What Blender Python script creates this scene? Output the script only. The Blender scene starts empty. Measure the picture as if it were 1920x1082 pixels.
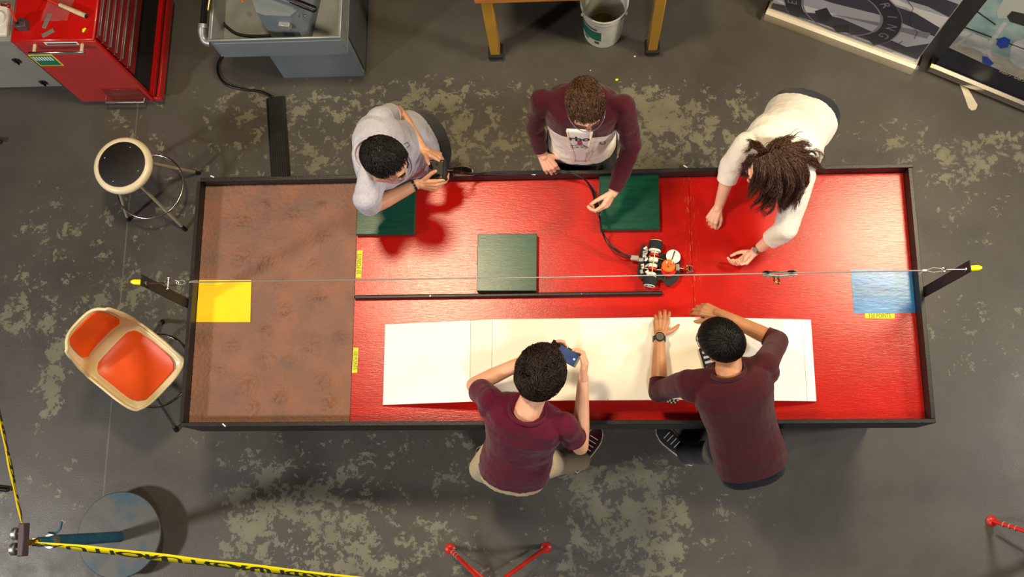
import bpy, math, random
import numpy as np
from mathutils import Matrix, Vector, noise

SC = bpy.context.scene
COL = SC.collection
random.seed(4); RNG = np.random.default_rng(4)
V = lambda *a: np.array(a, float)

# ------------------------------------------------------------------ camera
CAM_R = np.array([[9.98174251e-01, 2.60278760e-04, -6.03994816e-02],
                  [1.30509633e-02, 9.75438192e-01, 2.19886347e-01],
                  [5.89731928e-02, -2.20273161e-01, 9.73653890e-01]])   # world -> camera
CAM_C = V(0.11460173, -1.06910486, 5.76573155)
FPX = 1867.0
cd = bpy.data.cameras.new('camera'); cam = bpy.data.objects.new('camera', cd); COL.objects.link(cam)
cd.sensor_width = 36.0; cd.lens = FPX * 36.0 / 1920.0; cd.clip_start = 0.05; cd.clip_end = 100
m = Matrix(CAM_R.T.tolist()).to_4x4(); m.translation = Vector(CAM_C); cam.matrix_world = m
SC.camera = cam

# ------------------------------------------------------------------ light
SC.view_settings.view_transform = 'Standard'; SC.view_settings.look = 'None'
SC.view_settings.gamma = 1.0; SC.view_settings.use_curve_mapping = False
SC.view_settings.exposure = -0.28
wd = bpy.data.worlds.new('hall'); SC.world = wd; wd.use_nodes = True
wd.node_tree.nodes['Background'].inputs[0].default_value = (1.0, 0.88, 0.68, 1)
wd.node_tree.nodes['Background'].inputs[1].default_value = 0.013

def area(name, loc, target, size, power, color):
    l = bpy.data.lights.new(name, 'AREA'); l.shape = 'DISK'; l.size = size; l.energy = power; l.color = color
    o = bpy.data.objects.new(name, l); COL.objects.link(o); o.location = loc
    d = Vector(target) - Vector(loc); o.rotation_euler = d.to_track_quat('-Z', 'Y').to_euler()
    return o
area('hall_lamp_back_left', (-1.04, 0.94, 4.6), (-0.5, 0.1, 0.8), 0.5, 150, (1.0, 0.79, 0.50))
area('hall_lamp_back_right', (2.46, 0.90, 3.1), (1.1, 0.1, 0.8), 0.7, 85, (1.0, 0.79, 0.50))
area('hall_lamp_front', (0.6, -3.6, 5.9), (0.2, -0.6, 0.5), 0.7, 150, (1.0, 0.95, 0.88))
area('flash_left', (-5.6, -2.1, 3.7), (-0.6, 0.1, 0.8), 0.5, 225, (1.0, 0.97, 0.94))
area('flash_right', (5.6, -0.3, 3.9), (0.6, 0.0, 0.8), 0.5, 170, (1.0, 0.97, 0.94))

# ------------------------------------------------------------------ pixel helpers (place things at their real height)
def ray(x, y):
    return CAM_R.T @ V((x - 960) / FPX, -(y - 541) / FPX, -1.0)
def P(x, y, z):
    d = ray(x, y); return CAM_C + d * ((z - CAM_C[2]) / d[2])
def on_plane(x, y, A, n):
    d = ray(x, y); return CAM_C + d * (np.dot(A - CAM_C, n) / np.dot(d, n))
def nz(v):
    v = np.asarray(v, float); return v / (np.linalg.norm(v) + 1e-12)
def frame(zaxis, xhint=(1, 0, 0)):
    z = nz(zaxis); x = np.asarray(xhint, float); x = x - z * np.dot(x, z)
    if np.linalg.norm(x) < 1e-5: x = np.cross(z, V(0, 1, 0.3)); 
    x = nz(x); y = np.cross(z, x); return np.stack([x, y, z], 1)
I3 = np.eye(3)
def rotz(a):
    c, s = math.cos(a), math.sin(a); return np.array([[c, -s, 0], [s, c, 0], [0, 0, 1.0]])

# ------------------------------------------------------------------ mesh builder
class MB:
    def __init__(s): s.v = []; s.f = []
    def add(s, vs, fs):
        b = len(s.v); s.v.extend([tuple(map(float, q)) for q in vs]); s.f.extend([tuple(b + i for i in f) for f in fs]); return s
    def box(s, c, size, R=I3, ch=0.0):
        c = np.asarray(c, float); h = np.asarray(size, float) / 2; R = np.asarray(R)
        if ch <= 0:
            pts = [(sx, sy, sz) for sx in (-1, 1) for sy in (-1, 1) for sz in (-1, 1)]
            vs = [c + R @ (V(*p) * h) for p in pts]
            return s.add(vs, [(0, 1, 3, 2), (4, 6, 7, 5), (0, 4, 5, 1), (2, 3, 7, 6), (0, 2, 6, 4), (1, 5, 7, 3)])
        ch = min(ch, h.min() * 0.9); vs = []; idx = {}
        for sx in (-1, 1):
            for sy in (-1, 1):
                for sz in (-1, 1):
                    sg = V(sx, sy, sz)
                    for a in range(3):
                        q = sg * (h - ch); q[a] = sg[a] * h[a]
                        idx[(sx, sy, sz, a)] = len(vs); vs.append(c + R @ q)
        fs = []
        for a in range(3):
            b, d = (a + 1) % 3, (a + 2) % 3
            for sg in (-1, 1):
                def k(u, w):
                    t = [0, 0, 0]; t[a] = sg; t[b] = u; t[d] = w; return idx[(t[0], t[1], t[2], a)]
                fs.append((k(-1, -1), k(1, -1), k(1, 1), k(-1, 1)))
            for u in (-1, 1):
                for w in (-1, 1):
                    def e(q, ax):
                        t = [0, 0, 0]; t[a] = q; t[b] = u; t[d] = w; return idx[(t[0], t[1], t[2], ax)]
                    fs.append((e(-1, b), e(1, b), e(1, d), e(-1, d)))
        for sx in (-1, 1):
            for sy in (-1, 1):
                for sz in (-1, 1): fs.append(tuple(idx[(sx, sy, sz, a)] for a in range(3)))
        return s.add(vs, fs)
    def cyl(s, a, b, ra, rb=None, n=16, xh=(1, 0, 0), sq=1.0):
        rb = ra if rb is None else rb; a = np.asarray(a, float); b = np.asarray(b, float)
        F = frame(b - a, xh); vs = []
        for c, r in ((a, ra), (b, rb)):
            for i in range(n):
                t = 2 * math.pi * i / n; vs.append(c + F @ V(math.cos(t) * r, math.sin(t) * r * sq, 0))
        fs = [(i, (i + 1) % n, n + (i + 1) % n, n + i) for i in range(n)] + [tuple(range(n - 1, -1, -1)), tuple(range(n, 2 * n))]
        return s.add(vs, fs)
    def cap(s, a, b, ra, rb=None, n=12, k=4):
        """tapered capsule"""
        rb = ra if rb is None else rb; a = np.asarray(a, float); b = np.asarray(b, float)
        F = frame(b - a) if np.linalg.norm(b - a) > 1e-6 else I3
        rings = []
        for j in range(1, k + 1):
            t = math.pi / 2 * (1 - j / k); rings.append((a - F[:, 2] * ra * math.sin(t), ra * math.cos(t)))
        for j in range(0, k):
            t = math.pi / 2 * j / k; rings.append((b + F[:, 2] * rb * math.sin(t), rb * math.cos(t)))
        vs = [a - F[:, 2] * ra]
        for c, r in rings:
            for i in range(n):
                t = 2 * math.pi * i / n; vs.append(c + F @ V(math.cos(t) * r, math.sin(t) * r, 0))
        vs.append(b + F[:, 2] * rb); m_ = len(rings); fs = []
        for i in range(n): fs.append((0, 1 + (i + 1) % n, 1 + i))
        for j in range(m_ - 1):
            for i in range(n):
                fs.append((1 + j * n + i, 1 + j * n + (i + 1) % n, 1 + (j + 1) * n + (i + 1) % n, 1 + (j + 1) * n + i))
        l = len(vs) - 1
        for i in range(n): fs.append((l, 1 + (m_ - 1) * n + i, 1 + (m_ - 1) * n + (i + 1) % n))
        return s.add(vs, fs)
    def ell(s, c, r, F=I3, nu=18, nv=12):
        c = np.asarray(c, float); r = np.asarray(r, float) * np.ones(3); vs = [c + F @ V(0, 0, -r[2])]
        for j in range(1, nv):
            t = -math.pi / 2 + math.pi * j / nv
            for i in range(nu):
                p = 2 * math.pi * i / nu
                vs.append(c + F @ V(r[0] * math.cos(t) * math.cos(p), r[1] * math.cos(t) * math.sin(p), r[2] * math.sin(t)))
        vs.append(c + F @ V(0, 0, r[2])); fs = []; l = len(vs) - 1
        for i in range(nu): fs.append((0, 1 + (i + 1) % nu, 1 + i)); fs.append((l, 1 + (nv - 2) * nu + i, 1 + (nv - 2) * nu + (i + 1) % nu))
        for j in range(nv - 2):
            for i in range(nu):
                fs.append((1 + j * nu + i, 1 + j * nu + (i + 1) % nu, 1 + (j + 1) * nu + (i + 1) % nu, 1 + (j + 1) * nu + i))
        return s.add(vs, fs)
    def loft(s, rings, closed_ends=True):
        n = len(rings[0]); vs = [q for r in rings for q in r]; fs = []
        for j in range(len(rings) - 1):
            for i in range(n): fs.append((j * n + i, j * n + (i + 1) % n, (j + 1) * n + (i + 1) % n, (j + 1) * n + i))
        if closed_ends: fs += [tuple(range(n - 1, -1, -1)), tuple(range((len(rings) - 1) * n, len(rings) * n))]
        return s.add(vs, fs)
    def lathe(s, prof, c=(0, 0, 0), F=I3, n=32, closed=False):
        c = np.asarray(c, float); vs = []
        for r, z in prof:
            for i in range(n):
                t = 2 * math.pi * i / n; vs.append(c + F @ V(r * math.cos(t), r * math.sin(t), z))
        fs = []; m_ = len(prof)
        for j in range(m_ if closed else m_ - 1):
            k = (j + 1) % m_
            for i in range(n): fs.append((j * n + i, j * n + (i + 1) % n, k * n + (i + 1) % n, k * n + i))
        if not closed:
            if prof[0][0] > 1e-6: fs.append(tuple(range(n - 1, -1, -1)))
            if prof[-1][0] > 1e-6: fs.append(tuple(range((m_ - 1) * n, m_ * n)))
        return s.add(vs, fs)
    def torus(s, c, R_, r, F=I3, n=32, k=8):
        return s.lathe([(R_ + r * math.cos(2 * math.pi * j / k), r * math.sin(2 * math.pi * j / k)) for j in range(k)], c, F, n, True)
    def tube(s, pts, r, n=8, closed=False, flat=1.0, up=None):
        pts = [np.asarray(p, float) for p in pts]; m_ = len(pts); rr = r if hasattr(r, '__len__') else [r] * m_
        vs = []; prev = None
        for j in range(m_):
            a = pts[(j - 1) % m_] if (closed or j > 0) else pts[0]; b = pts[(j + 1) % m_] if (closed or j < m_ - 1) else pts[-1]
            t = nz(b - a)
            if prev is None:
                h = V(*up) if up is not None else (V(0, 0, 1) if abs(t[2]) < 0.9 else V(1, 0, 0))
            else: h = prev
            x = nz(h - t * np.dot(h, t)); prev = x; y = np.cross(t, x)
            for i in range(n):
                q = 2 * math.pi * i / n; vs.append(pts[j] + (x * math.cos(q) * flat + y * math.sin(q)) * rr[j])
        fs = []
        for j in range(m_ if closed else m_ - 1):
            k = (j + 1) % m_
            for i in range(n): fs.append((j * n + i, j * n + (i + 1) % n, k * n + (i + 1) % n, k * n + i))
        if not closed: fs += [tuple(range(n - 1, -1, -1)), tuple(range((m_ - 1) * n, m_ * n))]
        return s.add(vs, fs)
    def prism(s, poly, lo, hi, c=(0, 0, 0), F=I3):
        """2D polygon extruded from lo to hi along the frame's z"""
        n = len(poly); c = np.asarray(c, float)
        vs = [c + F @ V(x, y, lo) for x, y in poly] + [c + F @ V(x, y, hi) for x, y in poly]
        fs = [tuple(range(n - 1, -1, -1)), tuple(range(n, 2 * n))] + [(i, (i + 1) % n, n + (i + 1) % n, n + i) for i in range(n)]
        return s.add(vs, fs)
    def slab(s, pts, t, up=(0, 0, 1)):
        """flat piece through 3D points, thickness t along up (downwards from the points)"""
        up = np.asarray(up, float); n = len(pts)
        vs = [np.asarray(p, float) for p in pts] + [np.asarray(p, float) - up * t for p in pts]
        fs = [tuple(range(n)), tuple(range(2 * n - 1, n - 1, -1))] + [(i, n + i, n + (i + 1) % n, (i + 1) % n) for i in range(n)]
        return s.add(vs, fs)

ORIG = {}
def mesh_from(mb, name, origin, smooth=0, fix=True):
    me = bpy.data.meshes.new(name); o = np.asarray(origin, float)
    me.from_pydata([tuple(np.asarray(v) - o) for v in mb.v], [], mb.f)
    if fix:
        import bmesh
        bm = bmesh.new(); bm.from_mesh(me); bmesh.ops.recalc_face_normals(bm, faces=bm.faces); bm.to_mesh(me); bm.free()
    if smooth:
        me.shade_smooth()
        if smooth < 180:
            try: me.set_sharp_from_angle(angle=math.radians(smooth))
            except Exception: pass
    me.update(); return me
def obj(name, mb, mat, parent=None, smooth=40, origin=None, fix=True, label=None):
    """one mesh object; geometry is given in world coordinates"""
    org = ORIG[parent.name] if parent is not None else (np.asarray(origin, float) if origin is not None else np.array(mb.v).mean(0))
    if parent is None and origin is None: org[2] = np.array(mb.v)[:, 2].min()
    me = mb if isinstance(mb, bpy.types.Mesh) else mesh_from(mb, name, org, smooth, fix)
    o = bpy.data.objects.new(name, me); COL.objects.link(o)
    for q in (mat if isinstance(mat, (list, tuple)) else [mat]): me.materials.append(q)
    if parent is not None: o.parent = parent
    else: o.location = org
    ORIG[o.name] = org
    if label: o['label'] = label
    return o
def thing(name, label, cat, loc, group=None):
    o = bpy.data.objects.new(name, None); COL.objects.link(o); o.location = tuple(loc); o.empty_display_size = 0.1
    o['label'] = label; o['category'] = cat
    if group: o['group'] = group
    ORIG[o.name] = np.asarray(loc, float); return o
def tag(o, label, cat, group=None):
    o['label'] = label; o['category'] = cat
    if group: o['group'] = group
    return o
def struct(o, label=None):
    o['kind'] = 'structure'
    if label: o['label'] = label
    return o
def remesh(mb, vox, smooth_it=3, disp=0.0, disp_scale=0.08, origin=(0, 0, 0)):
    """union of the closed pieces in mb as one continuous surface"""
    me = mesh_from(mb, 'tmp', origin, 180); o = bpy.data.objects.new('tmp', me); COL.objects.link(o)
    r = o.modifiers.new('r', 'REMESH'); r.mode = 'VOXEL'; r.voxel_size = vox; r.use_smooth_shade = True
    if smooth_it:
        q = o.modifiers.new('s', 'SMOOTH'); q.factor = 0.5; q.iterations = smooth_it
    if disp:
        t = bpy.data.textures.new('folds', 'CLOUDS'); t.noise_scale = disp_scale; t.noise_depth = 2
        q = o.modifiers.new('d', 'DISPLACE'); q.texture = t; q.strength = disp; q.mid_level = 0.5; q.texture_coords = 'GLOBAL'
    dg = bpy.context.evaluated_depsgraph_get(); dg.update()
    out = bpy.data.meshes.new_from_object(o.evaluated_get(dg)); bpy.data.objects.remove(o)
    out.shade_smooth(); return out
def join_meshes(ms, name):
    vs = []; fs = []
    for q in ms:
        b = len(vs); n = len(q.vertices); c = np.zeros(n * 3); q.vertices.foreach_get('co', c); vs.extend(map(tuple, c.reshape(-1, 3)))
        fs.extend([tuple(b + i for i in p.vertices) for p in q.polygons])
    me = bpy.data.meshes.new(name); me.from_pydata(vs, [], fs); me.shade_smooth(); me.update(); return me
def text_mb(body, size, c, F, thick=0.0006, mirror=False, spacing=1.0, squeeze=1.0, offset=0.0):
    cu = bpy.data.curves.new('t', 'FONT'); cu.body = body; cu.size = size; cu.align_x = 'CENTER'; cu.align_y = 'CENTER'
    cu.space_character = spacing; cu.extrude = thick; cu.resolution_u = 3; cu.offset = offset
    o = bpy.data.objects.new('t', cu); COL.objects.link(o)
    dg = bpy.context.evaluated_depsgraph_get(); dg.update(); me = bpy.data.meshes.new_from_object(o.evaluated_get(dg))
    mb = MB(); c = np.asarray(c, float)
    mb.add([c + F @ (V(*v.co) * V(squeeze, -1 if mirror else 1, 1)) for v in me.vertices], [tuple(p.vertices) for p in me.polygons])
    bpy.data.objects.remove(o); bpy.data.meshes.remove(me); return mb

# ------------------------------------------------------------------ materials
def lin(c):
    return tuple(((x / 255) / 12.92 if x / 255 <= 0.04045 else ((x / 255 + 0.055) / 1.055) ** 2.4) for x in c) + (1.0,)
def mat(name, col, rough=0.5, metal=0.0, var=0.0, vscale=8.0, bump=0.0, bscale=60.0, coat=0.0, col2=None, stretch=(1, 1, 1),
        spec=0.5, trans=0.0, alpha=1.0, emit=None, detail=6.0, sheen=0.0, sss=0.0, ramp=(0.35, 0.65), bdist=0.004):
    m = bpy.data.materials.new(name); m.use_nodes = True; nt = m.node_tree; b = nt.nodes['Principled BSDF']
    b.inputs['Base Color'].default_value = lin(col); b.inputs['Roughness'].default_value = rough; b.inputs['Metallic'].default_value = metal
    b.inputs['Coat Weight'].default_value = coat; b.inputs['Coat Roughness'].default_value = 0.12
    b.inputs['Specular IOR Level'].default_value = spec; b.inputs['Transmission Weight'].default_value = trans; b.inputs['Alpha'].default_value = alpha
    b.inputs['Sheen Weight'].default_value = sheen
    if sss: b.inputs['Subsurface Weight'].default_value = sss; b.inputs['Subsurface Radius'].default_value = (0.012, 0.004, 0.002)
    if emit: b.inputs['Emission Color'].default_value = lin(emit[0]); b.inputs['Emission Strength'].default_value = emit[1]
    tc = None
    def coords():
        t = nt.nodes.new('ShaderNodeTexCoord'); mp = nt.nodes.new('ShaderNodeMapping'); mp.inputs['Scale'].default_value = stretch
        nt.links.new(t.outputs['Object'], mp.inputs['Vector']); return mp.outputs[0]
    if col2 is not None or var:
        tc = coords(); n = nt.nodes.new('ShaderNodeTexNoise'); n.inputs['Scale'].default_value = vscale; n.inputs['Detail'].default_value = detail
        nt.links.new(tc, n.inputs['Vector']); r = nt.nodes.new('ShaderNodeValToRGB')
        a = lin(col); c2 = lin(col2) if col2 is not None else tuple(min(1, x * (1 + var)) for x in a[:3]) + (1,)
        if col2 is None: a = tuple(x * (1 - var) for x in a[:3]) + (1,)
        r.color_ramp.elements[0].position = ramp[0]; r.color_ramp.elements[1].position = ramp[1]
        r.color_ramp.elements[0].color = a; r.color_ramp.elements[1].color = c2
        nt.links.new(n.outputs['Fac'], r.inputs[0]); nt.links.new(r.outputs[0], b.inputs['Base Color'])
    if bump:
        tc = tc or coords(); n = nt.nodes.new('ShaderNodeTexNoise'); n.inputs['Scale'].default_value = bscale; n.inputs['Detail'].default_value = 5
        nt.links.new(tc, n.inputs['Vector']); bp = nt.nodes.new('ShaderNodeBump'); bp.inputs['Strength'].default_value = bump; bp.inputs['Distance'].default_value = bdist
        nt.links.new(n.outputs['Fac'], bp.inputs['Height']); nt.links.new(bp.outputs[0], b.inputs['Normal'])
        if coat: nt.links.new(bp.outputs[0], b.inputs['Coat Normal'])
    return m
M = {}
M['black_wood'] = mat('black_wood', (22, 22, 23), 0.45, var=0.4, vscale=30, bump=0.3, bscale=90)
M['sand'] = mat('sand', (122, 92, 80), 0.85, col2=(140, 98, 78), vscale=7, bump=0.9, bscale=190)
M['yellow_paint'] = mat('yellow_paint', (250, 208, 4), 0.5, var=0.05, bump=0.08, bscale=40)
M['green_paint'] = mat('green_paint', (4, 62, 46), 0.3, col2=(8, 74, 56), vscale=6, stretch=(1, 8, 8), bump=0.12, bscale=35)
M['blue_paint'] = mat('blue_paint', (24, 106, 172), 0.28, col2=(48, 130, 190), vscale=6, stretch=(1, 2.5, 2.5), bump=0.2, bscale=24)
M['white_ramp'] = mat('white_ramp', (246, 244, 238), 0.55, var=0.03, vscale=5, bump=0.1, bscale=160)
M['cream_ramp'] = mat('cream_ramp', (240, 234, 220), 0.5, var=0.03, vscale=3, bump=0.06, bscale=160)
M['label_tape'] = mat('label_tape', (196, 205, 38), 0.6)
M['ink'] = mat('ink', (35, 38, 22), 0.7)
M['black_plastic'] = mat('black_plastic', (16, 16, 17), 0.35)
M['black_matte'] = mat('black_matte', (20, 20, 21), 0.75, bump=0.2, bscale=200)
M['rubber'] = mat('rubber', (20, 19, 18), 0.7, var=0.3, vscale=20, bump=0.4, bscale=120)
M['steel'] = mat('steel', (190, 186, 178), 0.25, 1.0)
M['dull_steel'] = mat('dull_steel', (150, 150, 148), 0.45, 0.9, var=0.15, vscale=20)
M['chrome'] = mat('chrome', (225, 222, 214), 0.1, 1.0)
M['galv'] = mat('galv', (150, 152, 150), 0.45, 0.7, var=0.2, vscale=25)
M['brass'] = mat('brass', (196, 160, 90), 0.3, 1.0)
M['cable_steel'] = mat('cable_steel', (170, 168, 162), 0.4, 0.7)
M['cream_enamel'] = mat('cream_enamel', (226, 212, 178), 0.4, var=0.06, vscale=9, coat=0.3)
M['beige_metal'] = mat('beige_metal', (196, 186, 160), 0.35, 0.5)
M['cream_shell'] = mat('cream_shell', (228, 212, 168), 0.42, col2=(214, 192, 136), vscale=7, bump=0.05, coat=0.2)
M['orange_vinyl'] = mat('orange_vinyl', (222, 78, 14), 0.4, var=0.06, vscale=5, bump=0.05, bscale=300)
M['red_enamel'] = mat('red_enamel', (176, 14, 10), 0.35, var=0.08, vscale=6, coat=0.3)
M['red_dark'] = mat('red_dark', (120, 8, 8), 0.4, coat=0.2)
M['void_shade'] = mat('void_shade', (12, 9, 8), 0.9)  # near-black paint standing for the shade inside openings
M['grey_enamel'] = mat('grey_enamel', (112, 122, 128), 0.45, var=0.06, vscale=5)
M['grey_dark'] = mat('grey_dark', (74, 78, 78), 0.5, var=0.08, vscale=5)
M['grey_light'] = mat('grey_light', (142, 140, 132), 0.5, var=0.06, vscale=4)
M['tray_steel'] = mat('tray_steel', (150, 154, 150), 0.4, 0.35, var=0.12, vscale=9)
M['white_plastic'] = mat('white_plastic', (226, 224, 216), 0.45)
M['white_paper'] = mat('white_paper', (230, 228, 224), 0.7)
M['bench_yellow'] = mat('bench_yellow', (176, 132, 40), 0.4, var=0.06, vscale=5)
M['bench_wood'] = mat('bench_wood', (196, 130, 58), 0.5, col2=(168, 104, 44), vscale=6, stretch=(1, 12, 12))
M['bucket'] = mat('bucket', (222, 222, 212), 0.45, col2=(200, 198, 184), vscale=8)
M['bucket_in'] = mat('bucket_in', (168, 140, 84), 0.7, col2=(120, 96, 48), vscale=14)
M['teal_print'] = mat('teal_print', (6, 110, 84), 0.5)
M['wood_handle'] = mat('wood_handle', (196, 178, 140), 0.5, var=0.12, vscale=30)
M['lime'] = mat('lime', (200, 225, 20), 0.5)
M['hivis'] = mat('hivis', (240, 240, 0), 0.35)
M['tape_yellow'] = mat('tape_yellow', (244, 224, 20), 0.3)
M['blue_post'] = mat('blue_post', (20, 66, 88), 0.45, col2=(28, 88, 112), vscale=9)
M['plate_steel'] = mat('plate_steel', (80, 80, 76), 0.5, 0.2, col2=(34, 72, 88), vscale=6, detail=8, ramp=(0.5, 0.72), bump=0.1, bscale=50)
M['red_stand'] = mat('red_stand', (206, 34, 22), 0.4, var=0.08, vscale=10, coat=0.2)
M['clear_tape'] = mat('clear_tape', (200, 190, 180), 0.3, trans=0.6)
M['glass'] = mat('glass', (235, 240, 245), 0.03, trans=1.0, spec=0.5)
M['gun_plastic'] = mat('gun_plastic', (70, 54, 56), 0.5, var=0.1)

# ================================================================== floor
def make_floor():
    x0, x1, y0, y1, st = -7.0, 7.0, -6.0, 7.0, 0.1
    nx, ny = int((x1 - x0) / st) + 1, int((y1 - y0) / st) + 1
    mb = MB(); mb.v = [(x0 + i * st, y0 + j * st, 0.0) for j in range(ny) for i in range(nx)]
    mb.f = [(j * nx + i, j * nx + i + 1, (j + 1) * nx + i + 1, (j + 1) * nx + i) for j in range(ny - 1) for i in range(nx - 1)]
    # where the old olive paint survives: (pixel box on the floor, strength)
    boxes = [((540, 158, 960, 335), .74), ((960, 160, 1400, 330), .70), ((1190, 165, 1400, 330), .80), ((1500, 225, 1760, 345), .62), ((1700, 255, 1925, 345), .72),
             ((180, 170, 520, 335), .62), ((20, 335, 360, 490), .60), ((0, 512, 350, 640), .70), ((345, 815, 560, 930), .55), ((420, 850, 640, 1090), .76),
             ((560, 820, 880, 1000), .66), ((600, 960, 830, 1090), .72), ((1060, 860, 1280, 1090), .80), ((830, 930, 1080, 1090), .60), ((1250, 880, 1420, 1090), .55),
             ((1730, 560, 1925, 700), .60), ((0, 860, 150, 1090), .62), ((80, 640, 112, 790), .9), ((1720, 345, 1925, 470), .58), ((1400, 190, 1560, 330), .58)]
    R = []
    for (a, b, c, d), s in boxes:
        p = P(a, d, 0); q = P(c, b, 0); R.append((p[0], p[1], q[0], q[1], s))
    wear = []
    for x, y, _ in mb.v:
        w = 0.27
        for ax, ay, bx, by, s in R:
            dx = max(ax - x, 0, x - bx); dy = max(ay - y, 0, y - by); d = math.hypot(dx, dy)
            w = max(w, 0.27 + (s - 0.27) * max(0, 1 - d / 0.14))
        if abs(x) > 3.2 or abs(y) > 2.8: w = max(w, 0.4)
        wear.append(w)
    m = bpy.data.materials.new('floor_paint'); m.use_nodes = True; nt = m.node_tree; b = nt.nodes['Principled BSDF']; L = nt.links.new
    tc = nt.nodes.new('ShaderNodeTexCoord'); at = nt.nodes.new('ShaderNodeAttribute'); at.attribute_name = 'wear'
    def noi(s, d, r=0.6, dist=0.0, sc=(1, 1, 1)):
        mp = nt.nodes.new('ShaderNodeMapping'); mp.inputs['Scale'].default_value = sc; L(tc.outputs['Object'], mp.inputs[0])
        n = nt.nodes.new('ShaderNodeTexNoise'); n.inputs['Scale'].default_value = s; n.inputs['Detail'].default_value = d
        n.inputs['Roughness'].default_value = r; n.inputs['Distortion'].default_value = dist; L(mp.outputs[0], n.inputs['Vector']); return n.outputs['Fac']
    def mth(op, a, c=None, v=None):
        n = nt.nodes.new('ShaderNodeMath'); n.operation = op; L(a, n.inputs[0])
        if c is not None: L(c, n.inputs[1])
        if v is not None: n.inputs[1].default_value = v
        return n.outputs[0]
    def rgb(a, p0, p1, c0=(0, 0, 0, 1), c1=(1, 1, 1, 1)):
        n = nt.nodes.new('ShaderNodeValToRGB'); e = n.color_ramp.elements; e[0].position = p0; e[1].position = p1; e[0].color = c0; e[1].color = c1; L(a, n.inputs[0]); return n.outputs[0]
    def mix(f, a, c):
        n = nt.nodes.new('ShaderNodeMix'); n.data_type = 'RGBA'; L(f, n.inputs[0])
        for k, q in ((6, a), (7, c)):
            if isinstance(q, tuple): n.inputs[k].default_value = q
            else: L(q, n.inputs[k])
        return n.outputs[2]
    big = noi(2.3, 2); chip = noi(10, 12, 0.72, 0.3); fine = noi(40, 8, 0.75)
    s = mth('ADD', mth('MULTIPLY', at.outputs['Fac'], v=0.52), mth('MULTIPLY', chip, v=1.0))
    s = mth('ADD', s, mth('MULTIPLY', mth('SUBTRACT', fine, v=0.5), v=0.42))
    s = mth('ADD', s, mth('MULTIPLY', mth('SUBTRACT', big, v=0.5), v=0.35))
    mask = rgb(s, 0.905, 0.925)
    base = rgb(noi(1.1, 6), 0.3, 0.72, lin((68, 64, 60)), lin((85, 81, 73)))
    base = mix(rgb(noi(150, 3), 0.64, 0.74), base, lin((96, 92, 83)))
    old = rgb(noi(5, 6), 0.3, 0.7, lin((104, 102, 84)), lin((122, 120, 100)))
    col = mix(mask, base, old)
    scuff = rgb(noi(3.2, 8, 0.7, 1.2, (1, 1, 1)), 0.68, 0.74); col = mix(mth('MULTIPLY', scuff, v=0.35), col, lin((46, 43, 38)))
    # saw-cut joint running away from the camera, and one across
    sx = nt.nodes.new('ShaderNodeSeparateXYZ'); L(tc.outputs['Object'], sx.inputs[0])
    for axis, v in ((0, P(205, 800, 0)[0]), (1, P(300, 500, 0)[1]), (0, P(1500, 900, 0)[0] + 2.2)):
        j = mth('LESS_THAN', mth('ABSOLUTE', mth('SUBTRACT', sx.outputs[axis], v=float(v))), v=0.004)
        col = mix(mth('MULTIPLY', j, v=0.55), col, lin((122, 114, 98)) if axis == 0 else lin((80, 74, 66)))
    L(col, b.inputs['Base Color'])
    L(rgb(noi(7, 5), 0.3, 0.7, (0.36, 0.36, 0.36, 1), (0.52, 0.52, 0.52, 1)), b.inputs['Roughness'])
    bp = nt.nodes.new('ShaderNodeBump'); bp.inputs['Strength'].default_value = 0.25; bp.inputs['Distance'].default_value = 0.003
    L(mth('ADD', mask, noi(120, 4)), bp.inputs['Height']); L(bp.outputs[0], b.inputs['Normal'])
    o = obj('floor', mb, m, None, 0, (0, 0, 0), fix=False); struct(o)
    at_ = o.data.attributes.new('wear', 'FLOAT', 'POINT'); at_.data.foreach_set('value', wear)
make_floor()

# ================================================================== the rover table
TL, TW, TZ, SZ, BT = 3.675, 1.30, 0.90, 0.825, 0.021
HX, HY = TL / 2, TW / 2
table = thing('rover_course_table', 'long black-edged table tray with red painted deck and brown sandy end', 'table', (0, 0, 0))
def board(a, b, t, z0, z1, name='side_board'):
    a = V(*a); b = V(*b); d = nz(b - a); F = np.stack([d, np.cross(V(0, 0, 1), d), V(0, 0, 1)], 1)
    mb = MB().box((a + b) / 2 + V(0, 0, (z0 + z1) / 2), (np.linalg.norm(b - a), t, z1 - z0), F, 0.002)
    return obj(name, mb, M['black_wood'], table)
board((-HX + .016, HY - BT / 2, 0), (HX + .006, HY - BT / 2, 0), BT, .614, TZ)
board((-HX + .01, -HY + BT / 2, 0), (HX, -HY + BT / 2, 0), BT, .614, TZ)
board((-HX + BT / 2, -HY + BT + .001, 0), (-HX + BT / 2, HY - BT - .001, 0), BT, .614, TZ)
board((HX - BT / 2, -HY + BT + .001, 0), (HX - BT / 2, HY - BT - .001, 0), BT, .614, TZ)
XS = P(663, 600, SZ)[0]; XI0, XI1, YI0, YI1 = -HX + BT + .001, HX - BT - .001, -HY + BT + .001, HY - BT - .001
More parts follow.
